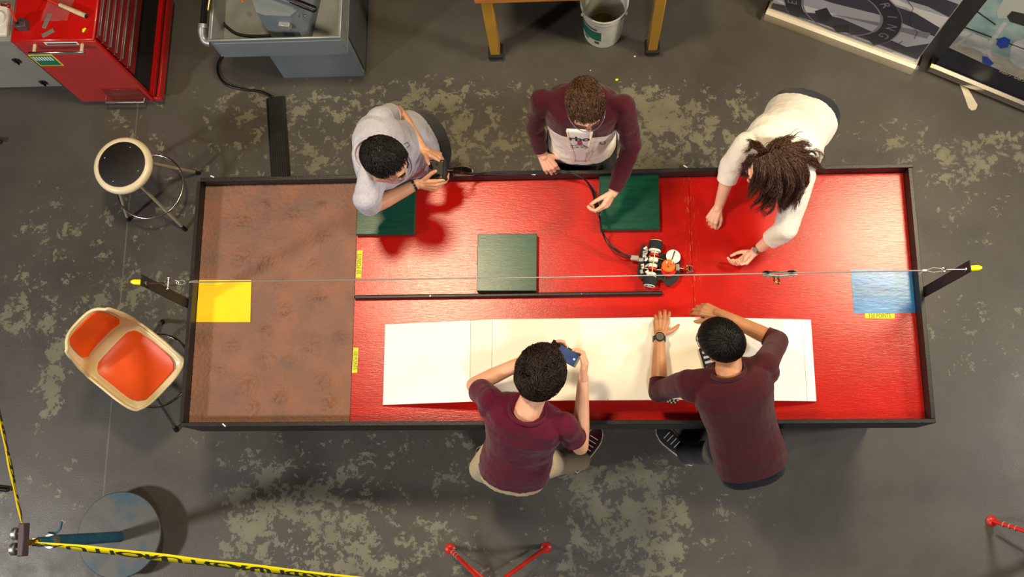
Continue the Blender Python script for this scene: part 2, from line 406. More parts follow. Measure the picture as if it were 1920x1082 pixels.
def red_material():
    m = bpy.data.materials.new('red_deck_paint'); m.use_nodes = True; nt = m.node_tree; b = nt.nodes['Principled BSDF']; L = nt.links.new
    tc = nt.nodes.new('ShaderNodeTexCoord')
    def noi(s, d, sc, dist=0.0, r=0.55):
        mp = nt.nodes.new('ShaderNodeMapping'); mp.inputs['Scale'].default_value = sc; L(tc.outputs['Object'], mp.inputs[0])
        n = nt.nodes.new('ShaderNodeTexNoise'); n.inputs['Scale'].default_value = s; n.inputs['Detail'].default_value = d; n.inputs['Distortion'].default_value = dist
        n.inputs['Roughness'].default_value = r; L(mp.outputs[0], n.inputs['Vector']); return n.outputs['Fac']
    r = nt.nodes.new('ShaderNodeValToRGB'); r.color_ramp.elements[0].color = lin((172, 9, 4)); r.color_ramp.elements[1].color = lin((192, 17, 6))
    r.color_ramp.elements[0].position = .35; r.color_ramp.elements[1].position = .7; L(noi(3, 6, (1, 1, 1)), r.inputs[0])
    # worn strip where the two sheets meet
    sx = nt.nodes.new('ShaderNodeSeparateXYZ'); L(tc.outputs['Object'], sx.inputs[0])
    sub = nt.nodes.new('ShaderNodeMath'); sub.operation = 'SUBTRACT'; L(sx.outputs[0], sub.inputs[0]); sub.inputs[1].default_value = float(P(1296, 450, SZ)[0])
    ab = nt.nodes.new('ShaderNodeMath'); ab.operation = 'ABSOLUTE'; L(sub.outputs[0], ab.inputs[0])
    mr = nt.nodes.new('ShaderNodeMapRange'); mr.inputs[1].default_value = .055; mr.inputs[2].default_value = .0; L(ab.outputs[0], mr.inputs[0])
    sp = nt.nodes.new('ShaderNodeValToRGB'); sp.color_ramp.elements[0].position = .55; sp.color_ramp.elements[1].position = .68; L(noi(34, 8, (2.5, .5, 1), .3, .7), sp.inputs[0])
    mu = nt.nodes.new('ShaderNodeMath'); mu.operation = 'MULTIPLY'; L(mr.outputs[0], mu.inputs[0]); L(sp.outputs[0], mu.inputs[1])
    mx = nt.nodes.new('ShaderNodeMix'); mx.data_type = 'RGBA'; L(mu.outputs[0], mx.inputs[0]); L(r.outputs[0], mx.inputs[6]); mx.inputs[7].default_value = lin((214, 96, 44))
    L(mx.outputs[2], b.inputs['Base Color'])
    b.inputs['Roughness'].default_value = 0.26; b.inputs['Specular IOR Level'].default_value = 0.62
    a1 = noi(22, 6, (1, 6, 1), 0.8); a2 = noi(150, 3, (1, 2.0, 1)); ad = nt.nodes.new('ShaderNodeMath'); ad.operation = 'ADD'; L(a1, ad.inputs[0])
    h = nt.nodes.new('ShaderNodeMath'); h.operation = 'MULTIPLY'; h.inputs[1].default_value = .5; L(a2, h.inputs[0]); L(h.outputs[0], ad.inputs[1])
    bp = nt.nodes.new('ShaderNodeBump'); bp.inputs['Strength'].default_value = .19; bp.inputs['Distance'].default_value = .004; L(ad.outputs[0], bp.inputs['Height']); L(bp.outputs[0], b.inputs['Normal'])
    return m
M['red_deck'] = red_material()
XM = P(1296, 450, SZ)[0]
for a, b_ in ((XS, XM - .0006), (XM + .0006, XI1)):
    obj('deck_panel', MB().box(((a + b_) / 2, 0, SZ - .009), (b_ - a, YI1 - YI0, .018), I3, .0008), M['red_deck'], table, label='glossy red painted plywood deck panel')
def sand_bed():
    nx, ny = 170, 250; mb = MB(); y0, y1 = YI0, YI1
    cl = [(603, 388, 10), (548, 408, 16), (497, 385, 9), (610, 452, 18), (505, 495, 20), (455, 490, 24), (452, 425, 20), (600, 562, 24), (535, 590, 22), (500, 622, 14), (585, 655, 24), (640, 635, 14), (497, 675, 18), (540, 680, 12), (600, 715, 22),
          (435, 655, 16), (460, 725, 24), (520, 745, 20), (615, 755, 20), (470, 765, 16), (590, 500, 14), (530, 535, 16), (410, 700, 16)]
    C = [(P(a, b, SZ)[:2], r / 385.0) for a, b, r in cl]
    yb = (P(365, 604, SZ)[1] - .01, P(365, 525, SZ)[1] + .01); yx = P(471, 560, SZ)[0] + .01
    for j in range(ny):
        y = y0 + (y1 - y0) * j / (ny - 1)
        for i in range(nx):
            x = XI0 + (XS - .001 - XI0) * i / (nx - 1)
            h = 0.0035 + 0.0030 * noise.noise(Vector((x * 60, y * 60, 0))) + 0.0034 * noise.noise(Vector((x * 115, y * 115, 3)))
            for c, r in C:
                d = math.hypot(x - c[0], y - c[1]) / r
                if d < 1.3: h += 0.022 * max(0, 1 - d / 1.3) * (0.5 + 0.9 * abs(noise.noise(Vector((x * 60, y * 60, 9)))) * 1.6)
            if yb[0] < y < yb[1] and x < yx: h = min(h, 0.002)
            mb.v.append((x, y, SZ + h))
    mb.f = [(j * nx + i, j * nx + i + 1, (j + 1) * nx + i + 1, (j + 1) * nx + i) for j in range(ny - 1) for i in range(nx - 1)]
    obj('sand_bed', mb, M['sand'], table, 180, fix=False, label='rough brown sand-textured bed')
    obj('sand_board', MB().box(((XI0 + XS) / 2, 0, SZ - .010), (XS - .001 - XI0, y1 - y0, .018), I3), M['sand'], table)
sand_bed()
def patch(name, px, z, m, t=.0015, parent=None, label=None):
    return obj(name, MB().slab([P(a, b, z) for a, b in px][::-1], t), m, parent or table, 0, label=label)
q = [P(a, b, SZ + .0062) for a, b in ((368, 525), (471, 525), (469, 604), (364, 604))]; q[0][0] = q[3][0] = XI0 + .001
obj('yellow_square', MB().slab(q[::-1], .003), M['yellow_paint'], table, 0, label='bright yellow painted square at the sand end')
q = [P(a, b, SZ + .0012) for a, b in ((1595, 506), (1716, 506), (1720, 586), (1601, 588))]; q[1][0] = q[2][0] = XI1 - .001
obj('blue_square', MB().slab(q[::-1], .001), M['blue_paint'], table, 0, label='blue painted square at the red end')
def label_tape(px, text, flip):
    z = SZ + .0022; c = P((px[0] + px[2]) / 2, (px[1] + px[3]) / 2, z); w = (px[2] - px[0]) / 381.0; h = (px[3] - px[1]) / 381.0
    o = obj('label_tape', MB().box(c - V(0, 0, .0006), (w, h, .0012), rotz(-.02)), M['label_tape'], table, 0, label='yellow-green tape label reading ' + text)
    a = {'h': 0, 'up': math.pi / 2, 'down': -math.pi / 2}[flip]; L_, H_ = (w, h) if flip == 'h' else (h, w)
    obj('lettering', text_mb(text, H_ * 1.15, c + V(0, 0, .0002), rotz(a), .0003, squeeze=L_ * .86 / (H_ * 1.15 * len(text) * .60), offset=-.0004), M['ink'], o, 0)
label_tape((668, 467, 679, 523), '50 POINTS', 'up'); label_tape((661, 651, 671, 700), '100 POINTS', 'down'); label_tape((1622, 587.5, 1677, 597.5), '150 POINTS', 'h')
# divider rail screwed to the deck
a, b_ = P(664, 557, .85), P(1243, 549, .85); d = nz(b_ - a); F = np.stack([d, np.cross(V(0, 0, 1), d), V(0, 0, 1)], 1)
rail = obj('divider_rail', MB().box((a + b_) / 2 - V(0, 0, .012), (np.linalg.norm(b_ - a), .021, .026), F, .006), M['black_wood'], table, label='narrow black wooden divider rail')
for t in (.25, .74, .955): obj('screw', MB().cyl(a + (b_ - a) * t + V(0, 0, -.002), a + (b_ - a) * t + V(0, 0, .0025), .003, n=10), M['steel'], rail)
for px, py in ((398, 331), (672, 333), (1000, 327), (1285, 312), (420, 797)):
    c = P(px, py, TZ + .0006); obj('paint_chip', MB().box(c, (.022, .006, .0010), rotz(random.uniform(-.8, .8))), M['white_paper'], table, 0)
# under-frame
for x in (-HX + .1, 0, HX - .1):
    for y in (-HY + .1, HY - .1): obj('leg', MB().box((x, y, .307), (.089, .089, .614), I3, .004), M['black_wood'], table)
    obj('cross_beam', MB().box((x, 0, .72), (.04, TW - 2 * BT - .004, .18), I3, .003), M['black_wood'], table)

# green blocks
def green_block(px, label, ang=-.012):
    c = P(px[0], px[1], SZ + .042); mb = MB().box(c - V(0, 0, .0205), (.304, .300, .041), rotz(ang), .0025)
    tag(obj('green_block', mb, M['green_paint'], None, 0), label, 'block', 'green square blocks on the red deck')
green_block((724, 387), 'green square block beneath the arm of the person holding the controller')
green_block((950.5, 491.5), 'green square block lying under the wire in the middle of the red deck')
green_block((1180, 377), 'green square block beside the rover against the back rim')

# white ramp
xs = [P(x, 680, z)[0] for x, z in ((720, .838), (882, .915), (922, .945), (1318, .945), (1509, .850), (1526, .838))]
zs = [.838, .918, .944, .944, .850, .838]
yb, yf = P(1000, 601, .88)[1] - .004, P(1000, 754, .88)[1]
ramp = thing('white_ramp', 'long low white ramp bridge lying along the front of the red deck', 'ramp', ((xs[0] + xs[-1]) / 2, (yb + yf) / 2, SZ))
for i in range(5):
    g = .0008; x0, x1 = xs[i] + g, xs[i + 1] - g
    sk = .004
    pts = [(x0, yf - (.004 if i == 0 else 0), zs[i]), (x1, yf, zs[i + 1]), (x1, yb, zs[i + 1]), (x0, yb, zs[i])]
    obj('ramp_panel', MB().slab(pts, .012), M['white_ramp'] if i in (0, 3, 4) else M['cream_ramp'], ramp, 0)
for y in (yb - .03, yf + .03):
    poly = [(xs[0] + .03, SZ + .001), (xs[-1] - .03, SZ + .001), (xs[-1] - .06, SZ + .004)] + [(xs[i], zs[i] - .013) for i in (3, 2, 1)]
    obj('stringer', MB().prism(poly, -.009, .009, (0, y, 0), np.stack([V(1, 0, 0), V(0, 0, 1), V(0, -1, 0)], 1)), M['white_ramp'], ramp, 0)
for px, py in ((955, 597), (1050, 598), (1200, 597), (925, 650), (1140, 749)):
    c = P(px, py, .9445); obj('nail', MB().cyl(c - V(0, 0, .002), c + V(0, 0, .0012), .0022, n=8), M['dull_steel'], ramp)

# zip line
def bracket(xo, px_top, px_mid, sgn, label):
    c = P(*px_top, 1.40); x = xo + sgn * .004; y = c[1]
    t = thing('zip_line_bracket', label, 'bracket', (x, y, TZ - .12), 'zip line brackets at the table ends')
    top = V(c[0], y, 1.415); bot = V(x, y, TZ - .12)
    lean = nz(top - bot); F = np.stack([nz(np.cross(V(0, 1, 0), lean)), V(0, 1, 0), lean], 1)
    obj('upright', MB().box((top + bot) / 2, (.006, .052, np.linalg.norm(top - bot)), F, .001), M['black_matte'], t)
    e = c + V(0, -.010, -.012)
    obj('eye_bolt', MB().tube([e + V(sgn * .012, 0, 0), e - V(sgn * .095, 0, 0)], .0038, 10).torus(e - V(sgn * .106, 0, 0), .0105, .0036, frame((0, .5, .85)), 20, 8), M['steel'], t)
    obj('nut', MB().cyl(e - V(sgn * .004, 0, 0), e - V(sgn * .013, 0, 0), .009, n=6), M['steel'], t)
    k = MB().lathe([(.0, .055), (.006, .054), (.0125, .040), (.0135, .002), (.010, .0), (0.0, 0)], e + V(sgn * .004, .004, .002), frame((sgn, .06, 0)), 14)
    obj('tip_cover', k, M['hivis'], t, label='bright yellow plastic tip cover')
    for z in (TZ - .09, TZ - .04): obj('bolt', MB().cyl(V(x, y, z), V(x + sgn * .010, y, z), .008, n=6), M['steel'], t)
    return e
eL = bracket(-HX, (267, 526), None, -1, 'black upright zip line bracket with yellow tip beside the cream chair')
eR = bracket(HX, (1817, 500), None, 1, 'black upright zip line bracket with yellow tip beside the blue square')
zl = thing('zip_line', 'thin grey steel wire stretched over the whole table', 'wire', (0, (eL[1] + eR[1]) / 2, 1.3))
p0, p1 = eL + V(.205, .002, 0), eR - V(.185, .002, 0); dl = nz(p1 - p0)
pts = [p0 + (p1 - p0) * t + V(0, 0, -.012 * 4 * t * (1 - t)) for t in np.linspace(0, 1, 24)]
obj('wire', MB().tube(pts, .0030, 8), M['cable_steel'], zl)
for e, p, s in ((eL, p0, 1), (eR, p1, -1)):
    r_ = e + V(s * .117, 0, 0)
    if s > 0:   # shackle
        obj('shackle', MB().tube([r_ + V(.0, .012, 0), r_ + V(.03, .014, 0), r_ + V(.046, .008, 0), r_ + V(.05, 0, 0), r_ + V(.046, -.008, 0), r_ + V(.03, -.014, 0), r_ + V(.0, -.012, 0)], .0035, 8).cyl(r_ + V(0, -.024, 0), r_ + V(0, .022, 0), .0042, n=10).ell(r_ + V(0, .024, 0), .007).ell(r_ + V(0, -.026, 0), (.006, .009, .006)), M['steel'], zl)
        r_ = r_ + V(.044, 0, 0)
    obj('wire_loop', MB().tube([p, r_ + (p - r_) * .5 + V(0, .011, 0), r_ + V(0, .006, 0), r_ - V(s * .006, 0, 0), r_ + V(0, -.006, 0), r_ + (p - r_) * .5 - V(0, .011, 0), p], .0028, 8), M['cable_steel'], zl)
    obj('crimp_sleeve', MB().box(p + V(s * .004, 0, 0), (.024, .014, .009), I3, .003), M['steel'], zl)
    obj('wire_tail', MB().tube([p, p + V(s * .03, .005 * s, 0), p + (V(.05, .007, -.0) if s > 0 else V(-.0, -.006, 0)), p + (V(.052, .007, 0) if s > 0 else V(.0, -.02, -.02))] if s > 0 else [p, p - V(.012, .004, 0), p - V(.028, .016, .004)], .0026, 8), M['cable_steel'], zl)
# trolley
c = P(1460, 521, 1.352); c[1] = (p0 + (p1 - p0) * ((c[0] - p0[0]) / (p1[0] - p0[0])))[1]; zc = 1.37
c[2] = zc; tr = thing('zip_line_trolley', 'small black two-wheeled pulley trolley hanging on the wire', 'pulley', c - V(0, 0, .05))
Ft = np.stack([dl, V(0, 0, 1), np.cross(dl, V(0, 0, 1))], 1)
pl = [(-.075, .022), (-.055, .028), (-.03, .018), (0, .004), (.03, .018), (.055, .028), (.075, .022), (.076, -.004), (.05, -.02), (.012, -.038), (-.012, -.038), (-.05, -.02), (-.076, -.004)]
for s in (-1, 1):
    obj('side_plate', MB().prism(pl, -.0015, .0015, c + Ft[:, 2] * s * .009 + V(0, 0, -.004), Ft), M['dull_steel'] if s > 0 else M['black_plastic'], tr)
for s in (-1, 1):
    w = c + dl * s * .052
    obj('sheave', MB().lathe([(.004, -.006), (.018, -.006), (.013, 0), (.018, .006), (.004, .006)], w + V(0, 0, .0), Ft, 20), M['black_plastic'], tr)
    obj('axle', MB().cyl(w - Ft[:, 2] * .013, w + Ft[:, 2] * .013, .004, n=8), M['steel'], tr)
h = c + V(-.006, -.016, -.036)
obj('carabiner', MB().tube([h + V(.012 * math.cos(t), .013 * math.sin(t) - .006, -.012 * math.sin(t)) for t in np.linspace(0, 2 * math.pi, 14)[:-1]], .0036, 8, True).cyl(h + V(-.01, -.012, .006), h + V(.012, -.020, 0), .006, n=10), M['brass'], tr)

# ================================================================== rover
M['robot_white'] = mat('robot_white', (232, 230, 224), 0.4)
M['robot_red'] = mat('robot_red', (214, 26, 22), 0.4)
M['spool_red'] = mat('spool_red', (214, 20, 40), 0.4)
M['spool_orange'] = mat('spool_orange', (240, 104, 14), 0.45)
M['foam'] = mat('foam', (26, 27, 30), 0.9, bump=0.4, bscale=260)
M['silver'] = mat('silver', (178, 174, 164), 0.35, 0.6)
M['pcb'] = mat('pcb', (196, 192, 180), 0.5, col2=(60, 60, 66), vscale=120, ramp=(.55, .6))
M['blue_part'] = mat('blue_part', (30, 60, 150), 0.4)
def rover():
    z0 = SZ; Q = lambda x, y, z: P(x, y, z0 + z)
    t = thing('rover_robot', 'small wired two-wheeled rover robot with orange spool on the red deck', 'robot', Q(1240, 505, 0))
    pl = [(1203, 461), (1209, 458), (1212, 466), (1240, 476), (1268, 476), (1276, 482), (1276, 505), (1273, 522), (1266, 531), (1256, 537), (1247, 533), (1240, 524), (1216, 528), (1200, 522), (1195, 516), (1196, 500), (1199, 476)]
    obj('chassis_plate', MB().slab([Q(a, b, .034) for a, b in pl][::-1], .005), M['black_matte'], t, 30)
    ax0, ax1 = Q(1230, 455, .036), Q(1218, 534, .036); ax = nz(ax1 - ax0); Fw = frame(ax, (0, 0, 1))
    L_ = np.linalg.norm(ax1 - ax0)
    A = lambda s: ax0 + ax * s * L_
    for s0, s1, out in ((-.03, .165, -1), (.83, 1.02, 1)):
        w = obj('wheel', MB().lathe([(.012, 0), (.031, 0), (.035, .004), (.035, (s1 - s0) * L_ - .004), (.031, (s1 - s0) * L_), (.012, (s1 - s0) * L_)], A(s0), Fw, 28), M['foam'], t)
        e = A(s0) if out < 0 else A(s1)
        obj('hub', MB().lathe([(.004, 0), (.029, 0), (.029, .003), (.024, .003), (.022, .001), (.010, .001), (.009, .005), (.004, .005)], e, frame(ax * out), 24), M['robot_white'], w)
        i_ = A(s1) if out < 0 else A(s0)
        obj('hub', MB().cyl(i_, i_ - ax * out * .004, .028, n=24), M['robot_white'], w)
        for k in range(6):
            r_ = Fw @ V(math.cos(k * 1.047), math.sin(k * 1.047), 0) * .017
            obj('hub_hole', MB().cyl(e + r_ + ax * out * .0005, e + r_ + ax * out * .0022, .0045, n=8), M['black_matte'], w)
    up = V(0, 0, .022)
    for s0, s1, r_, mm, nm in ((.185, .235, .030, 'robot_white', 'gear_disc'), (.245, .275, .020, 'robot_white', 'spacer'), (.30, .335, .025, 'robot_red', 'gear_disc'), (.385, .475, .024, 'robot_white', 'motor_can'), (.53, .61, .024, 'robot_white', 'motor_can'),
                           (.635, .67, .025, 'robot_red', 'gear_disc'), (.70, .725, .012, 'blue_part', 'spacer'), (.735, .80, .024, 'robot_white', 'motor_can'), (.805, .825, .027, 'robot_white', 'gear_disc')):
        obj(nm, MB().lathe([(.004, 0), (r_ - .002, 0), (r_, .002), (r_, (s1 - s0) * L_ - .002), (r_ - .002, (s1 - s0) * L_), (.004, (s1 - s0) * L_)], A(s0) + up * .6, Fw, 24), M[mm], t)
    obj('axle', MB().cyl(A(.02), A(.98), .0035, n=10), M['brass'], t)
    obj('top_rod', MB().cyl(A(.2) + V(0, 0, .042), A(.83) + V(0, 0, .042), .0024, n=8), M['brass'], t)
    for a, b in (((1232, 483), (1251, 490)), ((1210, 503), (1246, 507)), ((1216, 480), (1232, 483))):
        obj('brass_rod', MB().cyl(Q(*a, .055), Q(*b, .055), .003, n=8), M['brass'], t)
    # electronics left of the axle
    for k, (a, b, w, h_) in enumerate(((1212, 470, 6, 9), (1208, 480, 7, 10), (1203, 488, 7, 7), (1205, 500, 6, 10), (1203, 510, 6, 8), (1212, 485, 5, 6), (1207, 473, 4, 5))):
        obj('circuit_block', MB().box(Q(a, b, .045 + .004 * (k % 3)), (w / 385, h_ / 385, .022), rotz(-.15 + .1 * k), .002), M['pcb' if k % 2 else 'silver'], t)
    for k in range(5):
        a = Q(1209 + k * .8, 466 + k * 11, .062); obj('terminal', MB().cyl(a, a + V(.010, .008, .004), .005, n=10).ell(a, (.007, .006, .006)), M['silver' if k % 2 else 'robot_white'], t)
    obj('connector_plug', MB().box(Q(1190, 484, .04), (.040, .026, .022), rotz(-.12), .003).box(Q(1199, 487, .04), (.022, .020, .014), rotz(-.12), .002), M['silver'], t)
    # white disc with pin
    c = Q(1262.5, 481, .06); F = frame((.15, .1, 1)); d_ = obj('white_disc', MB().lathe([(.0, -.003), (.036, -.003), (.037, 0), (.036, .002), (0, .002)], c, F, 32), M['robot_white'], t)
    for k in range(6):
        q_ = c + F @ V(.024 * math.cos(k * 1.05), .024 * math.sin(k * 1.05), .0018); obj('hole', MB().cyl(q_, q_ + F[:, 2] * .0008, .0026, n=8), M['silver'], d_)
    obj('pin', MB().cyl(c + F @ V(.008, .028, .005), c + F @ V(-.008, -.018, .005), .0028, n=8), M['black_plastic'], d_)
    obj('disc_post', MB().cyl(c - V(0, 0, .03), c, .008, n=12), M['black_plastic'], t)
    # spool
    c = Q(1253.5, 505, .05); o1 = obj('spool', MB().lathe([(.0, -.012), (.037, -.012), (.039, -.008), (.039, .004), (.037, .008), (0, .008)], c, I3, 32), M['spool_red'], t)
    c2 = Q(1253.5, 498.5, .078); obj('spool_cap', MB().lathe([(.0, -.016), (.026, -.016), (.032, -.010), (.034, .002), (.030, .008), (0, .009)], c2, frame((.05, .08, 1)), 32), M['spool_orange'], o1)
    top = c2 + V(0, 0, .02)
    obj('hook_rod', MB().cyl(Q(1245.5, 524, .03), top, .0032, n=8), M['brass'], t)
    obj('hook_wire', MB().tube([top + V(-.010, .018, .004), top + V(-.012, .010, .004), top + V(-.007, .001, .004), top + V(.002, -.002, .004), top + V(.012, .002, .004), top + V(.017, .012, .004), top + V(.014, .020, .004)], .0022, 8), M['steel'], t)
    # tail pulley
    b = Q(1270, 502, .05); e = Q(1293, 505, .03)
    obj('tail_mount', MB().box(b, (.02, .034, .03), I3, .003), M['silver'], t)
    obj('tail_rod', MB().cyl(b, e - V(.012, 0, 0), .003, n=8).box(e + V(-.012, -.002, .006), (.012, .014, .03), I3, .003).ell(e + V(-.016, .014, .008), .006), M['brass'], t)
    for s in (-.006, .006): obj('tail_wheel', MB().lathe([(.004, -.005), (.018, -.005), (.015, 0), (.018, .005), (.004, .005)], e + V(0, s * 1.1, .0), frame((.2, 1, 0)), 20), M['chrome'], t)
    obj('tail_fork', MB().box(e + V(0, .016, .004), (.034, .003, .014), rotz(-.2), .001).box(e + V(0, -.016, .004), (.034, .003, .014), rotz(.2), .001), M['silver'], t)
rover()

# cable bundle: rover -> hand -> hand -> along the rim -> controller
cb = thing('control_cable', 'bundle of thin black wires from the rover to the hand-held controller', 'cable', P(1125, 420, SZ))
def smooth_path(pts, n=8):
    pts = [np.asarray(p, float) for p in pts]; out = []
    for i in range(len(pts) - 1):
        a, b, c, d = pts[max(i - 1, 0)], pts[i], pts[i + 1], pts[min(i + 2, len(pts) - 1)]
        for t in np.linspace(0, 1, n, endpoint=False):
            out.append(.5 * ((2 * b) + (c - a) * t + (2 * a - 5 * b + 4 * c - d) * t * t + (3 * b - a - 3 * c + d) * t ** 3))
    return out + [pts[-1]]
CP = [(1182, 482, .865), (1163, 476, .875), (1143, 460, .89), (1130, 436, .93), (1125.5, 414, .99), (1124, 402, 1.02), (1118, 384, 1.01), (1112, 360, .985), (1098, 338, .955), (1078, 327, .935), (1052, 322, .93), (1035, 322, .925), (990, 323.5, .912), (930, 325.5, .91), (885, 326.5, .93), (862, 323, 1.06), (846, 321, 1.118)]
for k in range(4):
    o_ = [P(*q) for q in CP]
    for j in range(len(o_)):
        w = .006 * (1 + .8 * math.sin(j * 1.3)); o_[j] = o_[j] + V(w * math.cos(k * 1.9 + j * .35), w * math.sin(k * 1.9 + j * .35), .003 * math.sin(k * 2.2 + j))
        if j in (11, 12, 13): o_[j][2] = TZ + .004; o_[j][1] = HY - .016 + .005 * k
    obj('wire', MB().tube(smooth_path(o_), .0028, 6), M['black_plastic'], cb, 180, fix=False)

# controller
cc = P(822, 319.5, 1.125); Fc = rotz(math.radians(-4)) @ frame((-.18, -.05, 1))
ctl = thing('controller_box', 'flat black hand-held controller box held in both hands', 'controller', cc)
obj('case', MB().box(cc, (.098, .104, .030), Fc, .006), M['black_matte'], ctl)
obj('cover_plate', MB().box(cc + Fc @ V(-.008, 0, .0165), (.074, .092, .004), Fc, .0015), M['black_plastic'], ctl)
obj('seam_strip', MB().box(cc + Fc @ V(.038, 0, .0165), (.010, .096, .003), Fc, .001), M['rubber'], ctl)
for sx in (-.038, .024):
    for sy in (-.04, .04): obj('screw', MB().cyl(cc + Fc @ V(sx, sy, .018), cc + Fc @ V(sx, sy, .0195), .0028, n=8), M['steel'], ctl)
obj('thumb_stick', MB().cyl(cc + Fc @ V(-.005, .028, .017), cc + Fc @ V(-.005, .028, .024), .008, n=14), M['rubber'], ctl)
obj('thumb_stick', MB().cyl(cc + Fc @ V(-.005, -.028, .017), cc + Fc @ V(-.005, -.028, .024), .008, n=14), M['rubber'], ctl)
obj('cable_plug', MB().cyl(cc + Fc @ V(.048, 0, -.002), cc + Fc @ V(.075, 0, -.003), .008, .005, n=12), M['black_plastic'], ctl)

# ================================================================== stool
def stool():
    c = P(228, 308, .56); z = .56
    t = thing('lab_stool', 'round stool with cream rim, black seat top and wire foot ring', 'stool', (c[0] + .02, c[1] - .01, 0))
    c[2] = 0
    obj('seat', MB().lathe([(0, z - .05), (.150, z - .05), (.164, z - .044), (.170, z - .028), (.166, z - .010), (.154, z), (.138, z + .001), (.135, z - .002), (0, z - .002)], c, I3, 56), M['cream_enamel'], t)
    s = obj('seat_top', MB().lathe([(0, z - .004), (.1345, z - .004), (.1345, z + .001), (.131, z + .003), (0, z + .004)], c, I3, 56), mat('stool_top', (20, 15, 12), .6, var=.3, vscale=14), t)
    for k in range(4):
        a = math.radians(-42 + 90 * k) + .35; q = c + V(.108 * math.cos(a), .108 * math.sin(a), z + .003)
        obj('screw', MB().ell(q, (.005, .005, .003), I3, 10, 6), M['steel'], s)
    feet = [P(372, 324, .01), P(347, 430, .01), P(240, 412, .01)]; feet.append(feet[0] + feet[2] - feet[1])
    ctr = sum(feet) / 4; tops = []
    for f in feet:
        d = nz((f - ctr) * V(1, 1, 0)); tp = c + d * .075 + V(0, 0, z - .048); tops.append(tp)
        l = obj('leg', MB().tube([tp, f + (tp - f) * .03], .0095, 12), M['beige_metal'], t)
        obj('rubber_foot', MB().cyl(f - V(0, 0, .01), f + (tp - f) * .07, .013, .011, n=12), M['rubber'], l)
    zr = .19; pr = [f + (tp - f) * ((zr - f[2]) / (tp[2] - f[2])) for f, tp in zip(feet, tops)]; rc = sum(pr) / 4
    obj('foot_ring', MB().torus(rc, np.mean([np.linalg.norm(p_ - rc) for p_ in pr]) + .006, .0068, I3, 48, 10), M['steel'], t)
stool()

